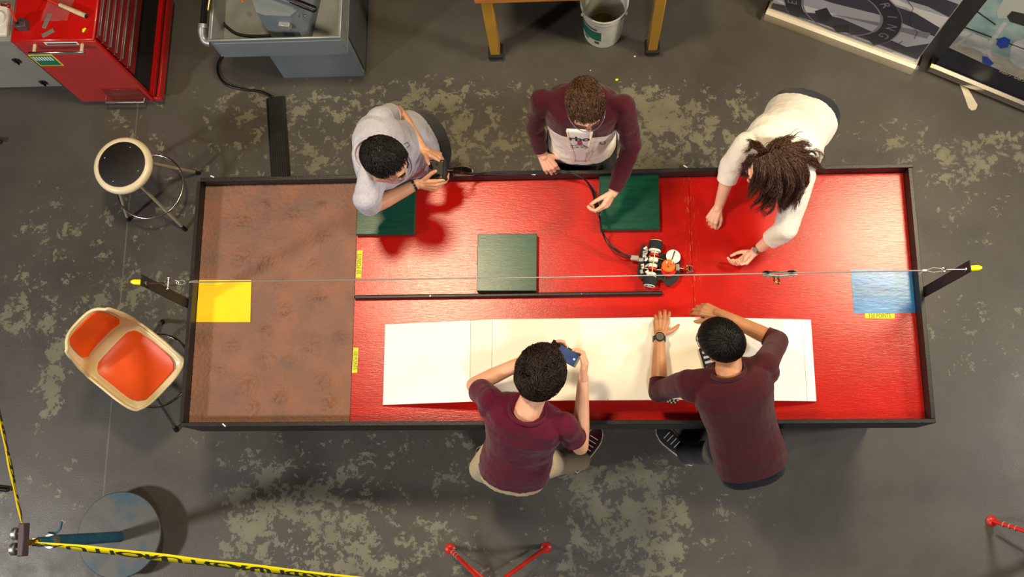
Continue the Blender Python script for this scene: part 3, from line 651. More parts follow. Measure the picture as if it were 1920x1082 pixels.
# ================================================================== shell chair
def chair():
    zs_ = .50
    prof = [((309, 728), .520, .180), ((296, 718), .508, .190), ((272, 698), .496, .196), ((240, 672), .495, .196), ((217, 654), .515, .194), ((202, 643), .560, .192), ((190, 633), .63, .188), ((173, 621), .72, .176), ((156, 609), .81, .156), ((148, 603), .845, .140)]
    C = [P(*a, z) for a, z, _ in prof]
    C = [np.asarray(c) for c in smooth_path(C, 3)]; W = []
    for i in range(len(prof) - 1):
        for k in range(3): W.append(prof[i][2] + (prof[i + 1][2] - prof[i][2]) * k / 3)
    W.append(prof[-1][2])
    fwd = nz((C[0] - C[-1]) * V(1, 1, 0)); rt = np.cross(fwd, V(0, 0, 1))
    n = len(C); nrm = []
    for i in range(n):
        tg = nz(C[max(i - 1, 0)] - C[min(i + 1, n - 1)]); nrm.append(nz(np.cross(rt, tg)))
    rows = []; m_ = 17
    def pt(i, u, off=0.0, wk=1.0):
        edge = .050 * abs(u) ** 4 + .012 * u * u; cor = 1.0
        s = i / (n - 1)
        crv = .020 * (u * u) * (1 if s < .4 else 1)
        p_ = C[i] + rt * u * W[i] * wk + nrm[i] * (edge * (1 - .75 * max(0, 1 - s * 6)) + off)
        if s < .10: p_ = p_ - fwd * .035 * abs(u) ** 4 * (1 - s * 10) * .6
        if s > .9: p_ = p_ - (C[-1] - C[-2]) / np.linalg.norm(C[-1] - C[-2]) * .02 * abs(u) ** 4 * (s - .9) * 10
        return p_
    def sheet(i0, i1, u0, off, th, taper=None):
        mb = MB(); us = np.linspace(-u0, u0, m_); rws = list(range(i0, i1 + 1)); k = len(rws)
        for o_ in (off, off - th):
            for a, i in enumerate(rws):
                sh = 1.0
                if taper:
                    q = a / (k - 1); sh = min(1, taper + (1 - taper) * min(1, min(q, 1 - q) * 5) ** .5)
                for u in us: mb.v.append(pt(i, u * sh, o_))
        N = k * m_
        for a in range(k - 1):
            for j in range(m_ - 1):
                q = a * m_ + j; mb.f.append((q, q + 1, q + m_ + 1, q + m_)); mb.f.append((N + q, N + q + m_, N + q + m_ + 1, N + q + 1))
        for a in range(k - 1):
            for j in (0, m_ - 1):
                q = a * m_ + j; mb.f.append((q, q + m_, N + q + m_, N + q))
        for j in range(m_ - 1):
            for a in (0, k - 1):
                q = a * m_ + j; mb.f.append((q, q + 1, N + q + 1, N + q))
        return mb
    base = C[9] * V(1, 1, 0); base = P(322, 706, .0)
    t = thing('shell_chair', 'cream shell chair with orange vinyl pads pushed against the table end', 'chair', base)
    sh = obj('shell', sheet(0, n - 1, 1.0, 0, .010), M['cream_shell'], t, 180)
    edge = [pt(i, 1.0, -.003) for i in range(n)] + [pt(n - 1, u, -.003) for u in np.linspace(1, -1, 12)[1:-1]] + [pt(i, -1.0, -.003) for i in range(n - 1, -1, -1)] + [pt(0, u, -.003) for u in np.linspace(-1, 1, 12)[1:-1]]
    obj('rolled_edge', MB().tube(edge, .0085, 8, True), M['cream_shell'], sh, 180)
    obj('seat_pad', sheet(2, 13, .78, .014, .012, .74), M['orange_vinyl'], t, 60, label='orange vinyl seat pad')
    obj('back_pad', sheet(18, n - 3, .74, .012, .010, .84), M['orange_vinyl'], t, 60, label='orange vinyl back pad')
    sc = C[8] * V(1, 1, 0)
    hubc = V(base[0], base[1], 0) 
    hubc = V(*(sc[:2] + (base[:2] - sc[:2]) * .15), 0)
    obj('column', MB().cyl(hubc + V(0, 0, .30), hubc + V(0, 0, .47), .022, n=16).cyl(hubc + V(0, 0, .46), hubc + V(0, 0, .485), .09, n=20), M['dull_steel'], t)
    f0 = P(330, 806, .012); r_ = f0 - hubc; ang = math.atan2(r_[1], r_[0]); Rr = np.linalg.norm(r_[:2])
    tops = []
    for k in range(4):
        a = ang + k * math.pi / 2; f = hubc + V(math.cos(a) * Rr, math.sin(a) * Rr, .012); tp = hubc + V(math.cos(a) * .05, math.sin(a) * .05, .42)
        l = obj('leg', MB().tube([f + (tp - f) * .03, tp], .0105, 12), M['dull_steel'], t)
        obj('rubber_foot', MB().cyl(f - V(0, 0, .012), f + (tp - f) * .06, .016, .013, n=12), M['rubber'], l)
    zr = .20; rr = Rr + (.05 - Rr) * (zr - .012) / (.42 - .012)
    obj('foot_ring', MB().torus(hubc + V(0, 0, zr), rr + .008, .010, I3, 48, 10), M['chrome'], t)
chair()

# ================================================================== roller stand with caution tape
def roller_stand():
    b = P(223, 1003, .12); b[2] = 0
    t = thing('roller_stand', 'blue roller stand on a round steel base plate in the corner', 'stand', b)
    obj('base_plate', MB().lathe([(0, .10), (.236, .10), (.240, .104), (.240, .118), (.236, .122), (0, .122)], b, I3, 64), M['plate_steel'], t)
    for k in range(3):
        a = .5 + k * 2.094; q = b + V(.17 * math.cos(a), .17 * math.sin(a), 0); obj('foot', MB().cyl(q, q + V(0, 0, .10), .025, n=14), M['black_matte'], t)
    top = P(62, 1017, .93); base = V(b[0] + .005, b[1] - .01, .122)
    ax = nz(top - base)
    p = obj('post', MB().cyl(base, base + (top - base) * .80, .030, n=24), M['blue_post'], t)
    obj('collar', MB().cyl(base + (top - base) * .79, base + (top - base) * .83, .036, n=24), M['dull_steel'], t)
    obj('inner_tube', MB().cyl(base + (top - base) * .78, base + (top - base) * .96, .024, n=20), M['blue_post'], t)
    obj('spindle', MB().cyl(base + (top - base) * .94, top + ax * .03, .014, n=16).cyl(base + (top - base) * .95, base + (top - base) * .985, .022, n=6), M['brass'], t)
    k = base + (top - base) * .82
    k2 = P(88, 1000, .79); obj('clamp_handle', MB().tube([k, k + V(.0, .03, 0), P(91, 999, .76), P(106, 999, .76), P(113, 992, .76), P(116, 979, .77)], .0055, 8), M['blue_post'], t)
    h = top + V(-.03, .0, .035)
    hy = P(44, 1012, .98); Fh = rotz(math.radians(3))
    obj('head_plate', MB().box(hy, (.030, .155, .055), Fh, .004), M['gun_plastic'], t)
    for s in (-1, 1):
        w = hy + V(-.036, s * .036 - .008, .006)
        o_ = obj('roller', MB().lathe([(.005, -.013), (.026, -.013), (.030, -.009), (.030, .009), (.026, .013), (.005, .013)], w, frame((1, .05, .15)), 28), M['dull_steel'], t)
        obj('roller_axle', MB().cyl(w - V(.016, 0, 0), w + V(.04, 0, 0), .008, n=12), M['steel'], o_)
    return top
stop = roller_stand()
def tape(name, p0, p1, w0, w1, label, text_pos, flip, npt=40, sag=.03):
    """ribbon from p0 to p1; w = width direction (half-width vector) at the ends"""
    mb = MB(); L = []
    for i in range(npt):
        s = i / (npt - 1); c = p0 + (p1 - p0) * s + V(0, 0, -sag * 4 * s * (1 - s)); pin = min(1, .25 + s * 5) if name else 1
        w = (np.asarray(w0) * (1 - s) + np.asarray(w1) * s); w = w * (1 + .10 * math.sin(s * 23)) + V(0, 0, .004 * math.sin(s * 31)); w = w * pin
        L.append((c, w))
    nrm = nz(np.cross(p1 - p0, np.asarray(w0) + np.asarray(w1)))
    for o_ in (0.0003, -.0003):
        for c, w in L: mb.v += [tuple(c - w + nrm * o_), tuple(c + nrm * o_ + nz(np.cross(p1 - p0, w)) * .002), tuple(c + w + nrm * o_)]
    n3 = npt * 3
    for i in range(npt - 1):
        for k in (0, 1):
            a = i * 3 + k; mb.f.append((a, a + 1, a + 4, a + 3)); mb.f.append((n3 + a, n3 + a + 3, n3 + a + 4, n3 + a + 1))
    for i in range(npt - 1):
        for k in (0, 2):
            a = i * 3 + k; mb.f.append((a, a + 3, n3 + a + 3, n3 + a))
    t = thing('caution_tape', label, 'tape', tuple((p0 + p1) / 2 * V(1, 1, 1)))
    o = obj('ribbon', mb, M['tape_yellow'], t, 180)
    L_ = np.linalg.norm(p1 - p0)
    for s in text_pos:
        # words are laid onto the ribbon: project a flat word onto the strip
        w_ = text_mb('CAUTION', 1.0, (0, 0, 0), I3, .0, squeeze=1.0, offset=.012); q = MB()
        half = .18
        for x, y, z in w_.v:
            ss = s + (x / 2.2) * half * 2 / L_ * flip[0]; ss = min(max(ss, 0), 1); i = min(int(ss * (npt - 1)), npt - 2); f = ss * (npt - 1) - i
            c = L[i][0] * (1 - f) + L[i + 1][0] * f; w = L[i][1] * (1 - f) + L[i + 1][1] * f
            nn = nz(np.cross(p1 - p0, w)); nn = nn if np.dot(nn, CAM_C - c) > 0 else -nn
            q.v.append(tuple(c + w * ((y * 1.9) * flip[1] - .10) + nn * .0030))
        q.f = w_.f; obj('lettering', q, M['ink'], o, 0, fix=False)
top1 = stop + V(-.02, .03, .03)
tape('a', P(42, 985, .97), P(-40, 590, 1.02), (.006, .002, .034), (.012, .002, .032), 'yellow caution tape running up the left edge from the roller stand', (.25, .55, .82), (1, -1), sag=.0)
tape('b', P(66, 1018, .96), P(760, 1098, .90), (.004, .018, .026), (.002, .017, .026), 'yellow caution tape stretched from the roller stand along the bottom edge', (.16, .42, .66, .88), (1, -1), sag=.01)

# red tripod stands
def tripod(name, hub, feet, label, torn, handle=True):
    t = thing('tripod_stand', label, 'stand', (hub[0], hub[1], 0), 'red tripod stands on the floor')
    h = V(*hub)
    for k, f in enumerate(feet):
        f = V(*f); d = nz((f - h) * V(1, 1, 0))
        l = obj('leg', MB().tube([f + V(0, 0, .025) , h + d * .03 + V(0, 0, 0)], .0115, 12), M['red_stand'], t)
        obj('foot_pad', MB().lathe([(0, 0), (.029, 0), (.030, .006), (.022, .012), (.014, .016), (0, .018)], f * V(1, 1, 0), I3, 20), M['red_stand'], l)
        low = h * V(1, 1, 0) + V(0, 0, .16); mid = f + (h - f) * .62
        obj('brace', MB().tube([f + (h - f) * .30 + V(0, 0, -.012), low + d * .02], .006, 8), M['red_stand'], t)
        if k in torn:
            for q in (.10, .16, .22): obj('tape_wrap', MB().torus(f + V(0, 0, .025) + (h - f - V(0, 0, .025)) * q, .0135, .004, frame(h - f, (0, .3, 1)), 14, 6), M['clear_tape'], l)
    obj('column', MB().cyl(h * V(1, 1, 0) + V(0, 0, .12), h + V(0, 0, .30), .019, n=18), M['red_stand'], t)
    obj('hub', MB().cyl(h - V(0, 0, .03), h + V(0, 0, .03), .034, n=20), M['red_stand'], t)
    obj('screw_jack', MB().cyl(h + V(0, 0, .30), h + V(0, 0, .36), .014, n=14), M['brass'], t)
    if handle: obj('jack_handle', MB().tube([h + V(0, .0, .29), h + V(.004, .035, .29), h + V(.028, .08, .31), h + V(.034, .082, .31)], .0045, 8), M['steel'], t)
hb = P(918, 1104, .42); hb = V(hb[0], hb[1], .40)
f1, f2 = P(844, 1029, .0), P(1024, 1027, .0); f3 = V(2 * hb[0] - (f1[0] + f2[0]) / 2, hb[1] - .34, 0)
tripod('a', hb, [f1, f2, f3], 'red tripod stand with two splayed legs at the bottom middle', (0,))
f1 = P(1859, 977, 0); d = nz(P(1925, 1014, .12) - f1); h2 = V(f1[0] + .36, f1[1] - .17, .42); h2[2] = .42
tripod('b', h2, [f1, V(h2[0] + .33, h2[1] + .22, 0), V(h2[0] + .02, h2[1] - .40, 0)], 'red tripod stand reaching in at the bottom right corner', (0,))

# ================================================================== floor cable cover
def cable_cover():
    a, b = P(517, 183, 0), P(527, 335, 0); b = b + (b - a) * 1.2; d = nz(b - a); w = .062
    F = np.stack([np.cross(d, V(0, 0, 1)), d, V(0, 0, 1)], 1); L_ = np.linalg.norm(b - a); c = (a + b) / 2
    t = thing('floor_cable_cover', 'black ribbed rubber cable cover strip on the floor behind the table', 'cable cover', c)
    obj('base_strip', MB().prism([(-w, 0), (w, 0), (w * .7, .012), (-w * .7, .012)], -L_ / 2, L_ / 2, c, np.stack([F[:, 0], F[:, 2], -F[:, 1]], 1)), M['rubber'], t, 0)
    for k in range(7):
        x = (-.6 + k * .2) * w * 1.1; obj('rib', MB().box(c + F[:, 0] * x + V(0, 0, .0135), (.006, L_ - .01, .005), F, .001), M['rubber'], t)
cable_cover()
# cord from the machine to the cover
tag(obj('power_cord', MB().tube(smooth_path([P(440, 88, .02), P(418, 104, .012), P(408, 125, .009), P(412, 145, .009), P(428, 160, .009), P(460, 168, .009), P(490, 172, .009), P(512, 182, .012)]), .008, 8), M['black_plastic'], None, 180),
    'black power cord looping over the floor beside the grey machine', 'cord')

M['print_pale'] = mat('print_pale', (232, 234, 244), .45)
# ================================================================== red tool cabinet
def tool_cabinet():
    H = .90; FL, FR = P(19, 77, H), P(175, 75, H); d = nz((FR - FL) * V(1, 1, 0)); w = np.linalg.norm(FR - FL); back = np.cross(V(0, 0, 1), d)
    F = np.stack([d, back, V(0, 0, 1)], 1); o = V(FR[0], FR[1], 0); D = .72
    t = thing('tool_cabinet', 'red rolling tool cabinet with drawers and a side handle', 'tool cabinet', o - d * w / 2 + back * .3)
    B = lambda x, y, z: o + F @ V(x, y, z)      # x<0 to the left, y to the back, z up ; drawers face +x
    def bx(name, x0, x1, y0, y1, z0, z1, m, par=None, ch=.003, label=None):
        return obj(name, MB().box(B((x0 + x1) / 2, (y0 + y1) / 2, (z0 + z1) / 2), (x1 - x0, y1 - y0, z1 - z0), F, ch), M[m], par or t, label=label)
    bx('top_panel', -w, 0, 0, D, H - .02, H, 'red_enamel', ch=.006)
    lip = bx('side_panel', -w, 0, 0, .02, .07, H - .02, 'red_enamel')
    bx('back_panel', -w, -w + .02, .02, D, .07, H - .02, 'red_enamel')
    bx('side_panel', -w + .02, 0, D - .02, D, .07, H - .02, 'red_enamel')
    bx('bottom_panel', -w + .02, 0, .02, D - .02, .07, .10, 'red_enamel')
    bx('inner_shelf', -w + .02, -.03, .02, D - .02, .36, .38, 'red_dark')
    bx('compartment', -w + .021, -w + .05, .021, D - .021, .10, .36, 'void_shade')  # compartment back coloured as deep shade
    bx('door_sill', -.02, .004, .0, D, .06, .085, 'red_dark'); bx('inner_panel', -.045, -.03, .021, D - .021, .10, .36, 'void_shade')
    zs = [.385, .49, .585, .66, .735, .805, .872]
    for i in range(6):
        dr = bx('drawer', -.05, .004, .03, D - .03, zs[i] + .004, zs[i + 1] - .004, 'red_dark')
        bx('drawer_pull', .004, .013, .045, D - .045, zs[i + 1] - .020, zs[i + 1] - .010, 'dull_steel', dr, .001)
    # open drop panel; tray coloured near-black as the lower compartment's shade
    bx('slide_out_tray', .006, .045, .012, D - .03, .085, .092, 'void_shade'); bx('tray_lip', .040, .056, .0, D - .03, .075, .15, 'red_enamel'); bx('tray_end', .006, .056, -.004, .012, .075, .12, 'red_enamel')
    # side handle, nameplate, sticker
    a, b = B(-w * .82, -.05, H - .048), B(-w * .14, -.05, H - .048)
    hd = obj('side_handle', MB().box((a + b) / 2, (np.linalg.norm(b - a), .010, .022), F, .003), M['steel'], t, label='flat chrome side handle')
    for q in (a + d * .03, b - d * .02): obj('handle_post', MB().cyl(q, q + back * .05, .009, n=12), M['wood_handle'], hd)
    np_ = bx('name_plate', -w * .62, -w * .22, -.0015, 0, H - .052, H - .018, 'white_paper', ch=0)
    bx('name_plate_print', -w * .60, -w * .24, -.0022, -.0015, H - .046, H - .030, 'black_plastic', np_, 0)
    st = bx('sticker', -w * .985, -w * .69, -.0015, 0, H - .31, H - .17, 'tape_yellow', ch=0, label='green and yellow sticker')
    bx('sticker_print', -w * .97, -w * .705, -.0022, -.0015, H - .302, H - .178, 'teal_print', st, 0)
    for k in range(7): bx('sticker_line', -w * (.955 - k * .034), -w * (.937 - k * .034), -.0026, -.0022, H - .24, H - .19, 'print_pale', st, 0)
    # recessed lower panel with second handle
    bx('recess_frame', -w * .56, -w * .06, -.004, 0, .09, .26, 'red_dark', lip)
    a, b = B(-w * .62, -.03, .125), B(-w * .10, -.03, .125)
    h2 = obj('lower_handle', MB().tube([a + back * .03, a, b, b + back * .03], .007, 10), M['dull_steel'], t)
    for x, y in ((-w + .06, .06), (-.05, .06), (-w + .06, D - .06), (-.05, D - .06)):
        q = B(x, y, .032); c_ = obj('caster', MB().lathe([(.004, -.012), (.030, -.012), (.032, -.008), (.032, .008), (.030, .012), (.004, .012)], q, frame(d), 20), M['black_plastic'], t)
        obj('caster_fork', MB().box(q + V(0, 0, .022), (.04, .04, .03), F, .003), M['dull_steel'], c_)
    return B, F, d, back, w, H
B, FC, dC, bC, wC, HC = tool_cabinet()
def on_top(px, py, z=0.0): return P(px, py, HC + z)
# things lying on the cabinet
hm = thing('rubber_mallet', 'mallet with pale grip lying on top of the red cabinet', 'hammer', on_top(125, 12))
a, b = on_top(161, 30, .016), on_top(112, 9, .018)
obj('grip', MB().tube([a, a + (b - a) * .3, a + (b - a) * .7, b], [.013, .014, .012, .011], 14), M['wood_handle'], hm)
obj('grip_end', MB().cyl(a + nz(a - b) * .006, a, .0115, .0125, n=14), M['black_matte'], hm)
obj('handle_rod', MB().tube([b, on_top(92, 0, .02), on_top(60, -14, .022)], .007, 10), M['red_stand'], hm)
dg_ = thing('magnetic_base', 'small dark magnetic base with a thin red arm on the red cabinet', 'magnetic base', on_top(40, 46))
obj('block', MB().box(on_top(41, 46, .026), (.062, .052, .052), rotz(.06), .004), M['gun_plastic'], dg_)
obj('switch_knob', MB().cyl(on_top(42, 38, .052), on_top(42, 37, .064), .007, n=10), M['black_matte'], dg_)
e1, e2 = on_top(32, 43, .058), on_top(16, 11, .15)
obj('arm', MB().tube([e1, e2], .0055, 10), M['red_stand'], dg_); obj('arm_joint', MB().ell(e2, .012, I3, 12, 8).cyl(e2, on_top(2, 9, .14), .007, n=10), M['red_dark'], dg_)
obj('arm_foot', MB().cyl(e1 - V(0, 0, .008), e1 + (e2 - e1) * .1, .008, n=12), M['black_plastic'], dg_)
for c, s, a, lb in (((88, 39), (.024, .092, .004), -.32, 'long grey steel strip lying on the red cabinet beside the magnetic base'), ((90, 62), (.024, .072, .004), -1.05, 'short grey steel strip lying on the red cabinet nearest its front edge')):
    q = on_top(*c, .002); mb = MB().box(q, s, rotz(a), .0008)
    for k in (-.35, .35):
        hq = q + rotz(a) @ V(0, s[1] * k, .002); mb.cyl(hq, hq + V(0, 0, .0006), .004, n=10)
    tag(obj('steel_strip', mb, mat('strip_grey', (128, 122, 110), .5, .3), None, 0), lb, 'strip', 'steel strips on the cabinet')
# crumpled clear bag
mb = MB(); c = on_top(112, 14, 0); nb = 16
for j in range(nb):
    for i in range(nb):
        u, v = (i / (nb - 1) - .5) * .15, (j / (nb - 1) - .5) * .17
        mb.v.append(tuple(c + V(u + .25 * v, v, .004 + .012 * abs(noise.noise(Vector((u * 45, v * 18, 2)))) + .003)))
mb.f = [(j * nb + i, j * nb + i + 1, (j + 1) * nb + i + 1, (j + 1) * nb + i) for j in range(nb - 1) for i in range(nb - 1)]
tag(obj('plastic_bag', mb, mat('film', (230, 225, 225), .12, trans=.85, alpha=.45), None, 180, fix=False), 'crumpled clear plastic bag under the mallet on the red cabinet', 'bag')
mb = MB(); c = on_top(157, 56, .004)
mb.ell(c, (.009, .011, .006), I3, 8, 6).ell(c + V(.008, .006, .002), (.007, .006, .005), I3, 8, 6).ell(c + V(-.003, -.009, 0), (.005, .007, .004), I3, 8, 6)
tag(obj('ear_plug', mb, M['lime'], None, 40), 'tiny crumpled lime-green scrap on the red cabinet', 'scrap')

# grey cupboard at the far left
def grey_cupboard():
    H = .68; f0, f1 = P(-90, 173, 0), P(128, 173, 0); d = V(1, 0, 0); w = f1[0] - f0[0]; y = f0[1]; x1 = min(f1[0], P(128, 173, 0)[0])
    Bc = B(-wC - .02, 0, 0)[0]; x1 = min(x1, Bc); x0 = x1 - 1.0; D = .5
    t = thing('metal_cupboard', 'pale grey metal cupboard with black hinges left of the red cabinet', 'cupboard', ((x0 + x1) / 2, y + D / 2, 0))
    def bx(n, a, b, c, e, g, h, m, par=None, ch=.003): return obj(n, MB().box(((a + b) / 2, (c + e) / 2, (g + h) / 2), (b - a, e - c, h - g), I3, ch), M[m], par or t)
    bx('carcass', x0, x1, y + .02, y + D, .0, H - .02, 'grey_light'); bx('top', x0 - .01, x1, y - .005, y + D, H - .02, H, 'grey_light')
    bx('plinth', x0, x1, y + .018, y + .03, 0, .05, 'grey_dark')
    mid = (x0 + x1) / 2 - .12
    for a, b in ((x0 + .01, mid - .004), (mid + .004, x1 - .01)):
        dr = bx('door', a, b, y, y + .02, .05, H - .03, 'grey_light')
    for px, py, z in ((31, 113, .42), (81, 154, .12)):
        q = P(px, py, 0); q = on_plane(px, py, V(0, y - .001, 0), V(0, 1, 0))
        hg = obj('hinge', MB().box(q - V(0, .004, 0), (.042, .008, .040), I3, .002).cyl(q + V(0, -.010, -.030), q + V(0, -.010, .030), .007, n=10), M['black_plastic'], dr)
    tr = thing('white_tray', 'white plastic tray standing on the grey cupboard at the left edge', 'tray', P(0, 50, H))
    q = P(-14, 44, H); X = P(17, 70, H)
    obj('tray_body', MB().box((X[0] - .15, X[1] + .10, H + .018), (.30, .20, .034), I3, .008), M['white_plastic'], tr)
    obj('tray_boss', MB().lathe([(0, 0), (.05, 0), (.046, .008), (.038, .008), (.034, .002), (0, .002)], (X[0] - .06, X[1] + .10, H + .035), I3, 24), M['white_plastic'], tr)
grey_cupboard()

# ================================================================== grey machine with coolant tray
def machine():
    ZT = .76; FLp, FRp = P(392, 73, ZT), P(637, 73, ZT); y = (FLp[1] + FRp[1]) / 2; x0, x1 = FLp[0], FRp[0]; D = .75
    q = P(683, 143, 0); q0 = P(500, 143, 0)
    t = thing('saw_machine', 'grey workshop machine with an open coolant tray and black lever', 'machine', ((x0 + x1) / 2, y + .3, 0))
    def bx(n, a, b, c, e, g, h, m, par=None, ch=.004, R=I3): return obj(n, MB().box(((a + b) / 2, (c + e) / 2, (g + h) / 2), (b - a, e - c, h - g), R, ch), M[m], par or t)
    ped = bx('pedestal', x0 + .20, q[0], q[1], q[1] + .60, .0, .57, 'grey_enamel')
    side = bx('side_cover', q[0], q[0] + .012, q[1] + .03, q[1] + .60, .03, .70, 'grey_dark', ped)
    bx('side_vent', q[0] + .012, q[0] + .016, q[1] + .36, q[1] + .46, .50, .58, 'void_shade', side, .001)
    zb = .56; tk = .012
    tray = bx('tray_floor', x0, x1, y, y + D, zb, zb + tk, 'tray_steel')
    bx('tray_wall', x0, x1, y, y + tk, zb + tk, ZT, 'grey_enamel', tray); bx('tray_wall', x0, x1, y + D - tk, y + D, zb + tk, ZT, 'tray_steel', tray)
    bx('tray_wall', x0, x0 + tk, y + tk, y + D - tk, zb + tk, ZT, 'tray_steel', tray); bx('tray_wall', x1 - tk, x1, y + tk, y + D - tk, zb + tk, ZT, 'tray_steel', tray)
    obj('rolled_rim', MB().tube([(x0, y, ZT), (x1, y, ZT), (x1, y + D, ZT), (x0, y + D, ZT)], .007, 8, True), M['tray_steel'], tray, 60)
    bx('maker_plate', (x0 + x1) / 2 - .03, (x0 + x1) / 2 + .04, y - .002, y, .645, .655, 'bench_wood', tray, 0)
    bx('front_fascia', x0 + .02, x1 + .0, y - .006, y - .001, zb + .005, ZT - .03, 'grey_enamel', tray, 0)
    # machine head standing in the tray
    hc = P(516, 0, .90); Rh = rotz(math.radians(-8))
    poly = [(-.125, -.02), (-.09, -.085), (-.04, -.095), (.10, -.085), (.13, -.05), (.14, .30), (-.125, .30)]
    obj('machine_head', MB().prism(poly, -.32, .0, (hc[0], hc[1], hc[2]), Rh), M['grey_enamel'], t)
    k = P(535, 46, .80); obj('chip_guard', MB().box(k, (.062, .045, .05), Rh, .003), M['tray_steel'], t)
    bt = P(571, 29, .86); obj('bolt', MB().ell(bt, (.008, .008, .006), I3, 10, 6), M['chrome'], t)
    a, b = P(545, 0, 1.0), P(588, 17, .98)
    lv = obj('lever_rod', MB().tube([P(500, -14, .98), a + (b - a) * .2], .010, 12), M['chrome'], t)
    obj('lever_grip', MB().tube([a, a + (b - a) * .5, b], [.017, .020, .019], 14).ell(b, .0195, I3, 12, 8), M['black_plastic'], t)
    obj('hose_stub', MB().tube([P(450, -6, .85), P(456, 3, .82)], .006, 8), M['spool_orange'], t)
    obj('coolant_hose', MB().tube(smooth_path([P(412, 36, .60), P(425, 50, .585), P(442, 62, .585), P(465, 67, .585), P(500, 67, .585), P(528, 62, .585), P(540, 50, .62)]), .0085, 8), M['rubber'], t, 180)
    # pipe elbow
    e0, e1, e2 = P(381, 44, .66), P(380, 62, .63), P(390, 78, .62)
    pe = obj('pipe_elbow', MB().tube(smooth_path([e0, P(379, 56, .64), P(381, 69, .62), P(386, 77, .61), P(396, 80, .61)]), .024, 16).cyl(e0, P(381, 52, .65), .030, n=16).cyl(P(388, 78, .61), P(396, 80, .61), .028, n=16), M['galv'], t, 60)
    obj('riser_pipe', MB().tube([e0, P(383, 20, .76), P(386, -10, .86)], .018, 14), M['black_plastic'], t, label='dark blue-black riser pipe')
    obj('copper_pipe', MB().tube([P(392, 18, .80), P(396, -10, .86)], .014, 12), M['brass'], t)
machine()

# ================================================================== workbench and bucket
def workbench():
    ZT = .84; a, b = P(890, 7, ZT - .04), P(1243, -4, ZT - .04); d = nz((b - a) * V(1, 1, 0)); w = np.linalg.norm((b - a)[:2]); bk = np.cross(V(0, 0, 1), d); F = np.stack([d, bk, V(0, 0, 1)], 1)
    o = V(a[0], a[1], 0); D = .70
    t = thing('workbench', 'yellow steel workbench with a wooden top at the top edge', 'workbench', o + d * w / 2 + bk * .3)
    def bx(n, x0, x1, y0, y1, z0, z1, m, par=None, ch=.003): return obj(n, MB().box(o + F @ V((x0 + x1) / 2, (y0 + y1) / 2, (z0 + z1) / 2), (x1 - x0, y1 - y0, z1 - z0), F, ch), M[m], par or t)
    bx('bench_top', 0, w, 0, D, ZT - .04, ZT, 'bench_wood')
    L0 = .045; leg = .062
    fl = P(921, 134, 0); fr = P(1231, 112, 0)
    xl = np.dot(fl - o, d); xr = np.dot(fr - o, d); yl = .045
    bx('apron', xl + .02, xr - .02, yl, yl + .03, ZT - .125, ZT - .04, 'bench_yellow')
    bx('apron', xl + .02, xr - .02, D - yl - .03, D - yl, ZT - .125, ZT - .04, 'bench_yellow')
    for x in (xl, xr - leg):
        for y in (yl, D - yl - leg):
            l = bx('leg', x, x + leg, y, y + leg, .075, ZT - .04, 'bench_yellow', ch=.004)
            bx('leg_foot', x - .012, x + leg + .016, y - .014, y + leg + .014, .035, .075, 'black_matte', l)
            q = o + F @ V(x + leg / 2, y + leg / 2, .03); obj('caster', MB().lathe([(.005, -.014), (.027, -.014), (.030, -.010), (.030, .010), (.027, .014), (.005, .014)], q, frame(d), 20), M['black_plastic'], l)
        bx('side_rail', x + .01, x + leg - .01, yl + leg, D - yl - leg, ZT - .11, ZT - .05, 'bench_yellow')
workbench()
def bucket():
    c = P(1130, 58, 0); c[2] = 0; H = .37
    t = thing('plastic_bucket', 'white plastic bucket with green label under the workbench', 'bucket', c)
    obj('body', MB().lathe([(0, 0), (.112, 0), (.118, .006), (.130, H - .07), (.134, H - .066), (.136, H - .055), (.133, H - .045), (.138, H - .012), (.144, H - .008), (.144, H), (.136, H), (.126, H - .07), (.112, .012), (0, .010)], c, I3, 56), M['bucket'], t)
    obj('residue', MB().lathe([(0, .022), (.06, .020), (.1125, .018), (.1125, .012), (0, .012)], c, I3, 40), M['bucket_in'], t)
    mb = MB(); n = 22; a0, a1 = math.radians(188), math.radians(290)
    def strip(z0, z1, b0, b1, off):
        q = MB(); k = 18
        for i in range(k + 1):
            a = b0 + (b1 - b0) * i / k
            for z in (z0, z1):
                r = .118 + (.130 - .118) * (z - .006) / (H - .076) + off; q.v.append((c[0] + r * math.cos(a), c[1] + r * math.sin(a), z))
        q.f = [(2 * i, 2 * i + 2, 2 * i + 3, 2 * i + 1) for i in range(k)]; return q
    lb = obj('label', strip(.10, .215, math.radians(180), math.radians(262), .0012), M['teal_print'], t, 180, fix=False, label='green label band')
    obj('label_print', strip(.232, .25, math.radians(190), math.radians(250), .0012), M['grey_dark'], lb, 180, fix=False)
    obj('label_print', strip(.065, .088, math.radians(205), math.radians(222), .0012), M['grey_dark'], lb, 180, fix=False)
    obj('label_print', strip(.055, .085, math.radians(243), math.radians(257), .0012), M['grey_dark'], lb, 180, fix=False)
    obj('bail_handle', MB().tube([c + V(.140 * math.cos(a), .140 * math.sin(a), H - .05 - .05 * math.sin((a + .4) / 2.0 * 1.5)) for a in np.linspace(-.4, -math.pi + .4, 18)], .0025, 6), M['steel'], t)
    for a in (-.4, -math.pi + .4): obj('handle_ear', MB().ell(c + V(.139 * math.cos(a), .139 * math.sin(a), H - .05), .012, I3, 10, 8), M['bucket'], t)
bucket()

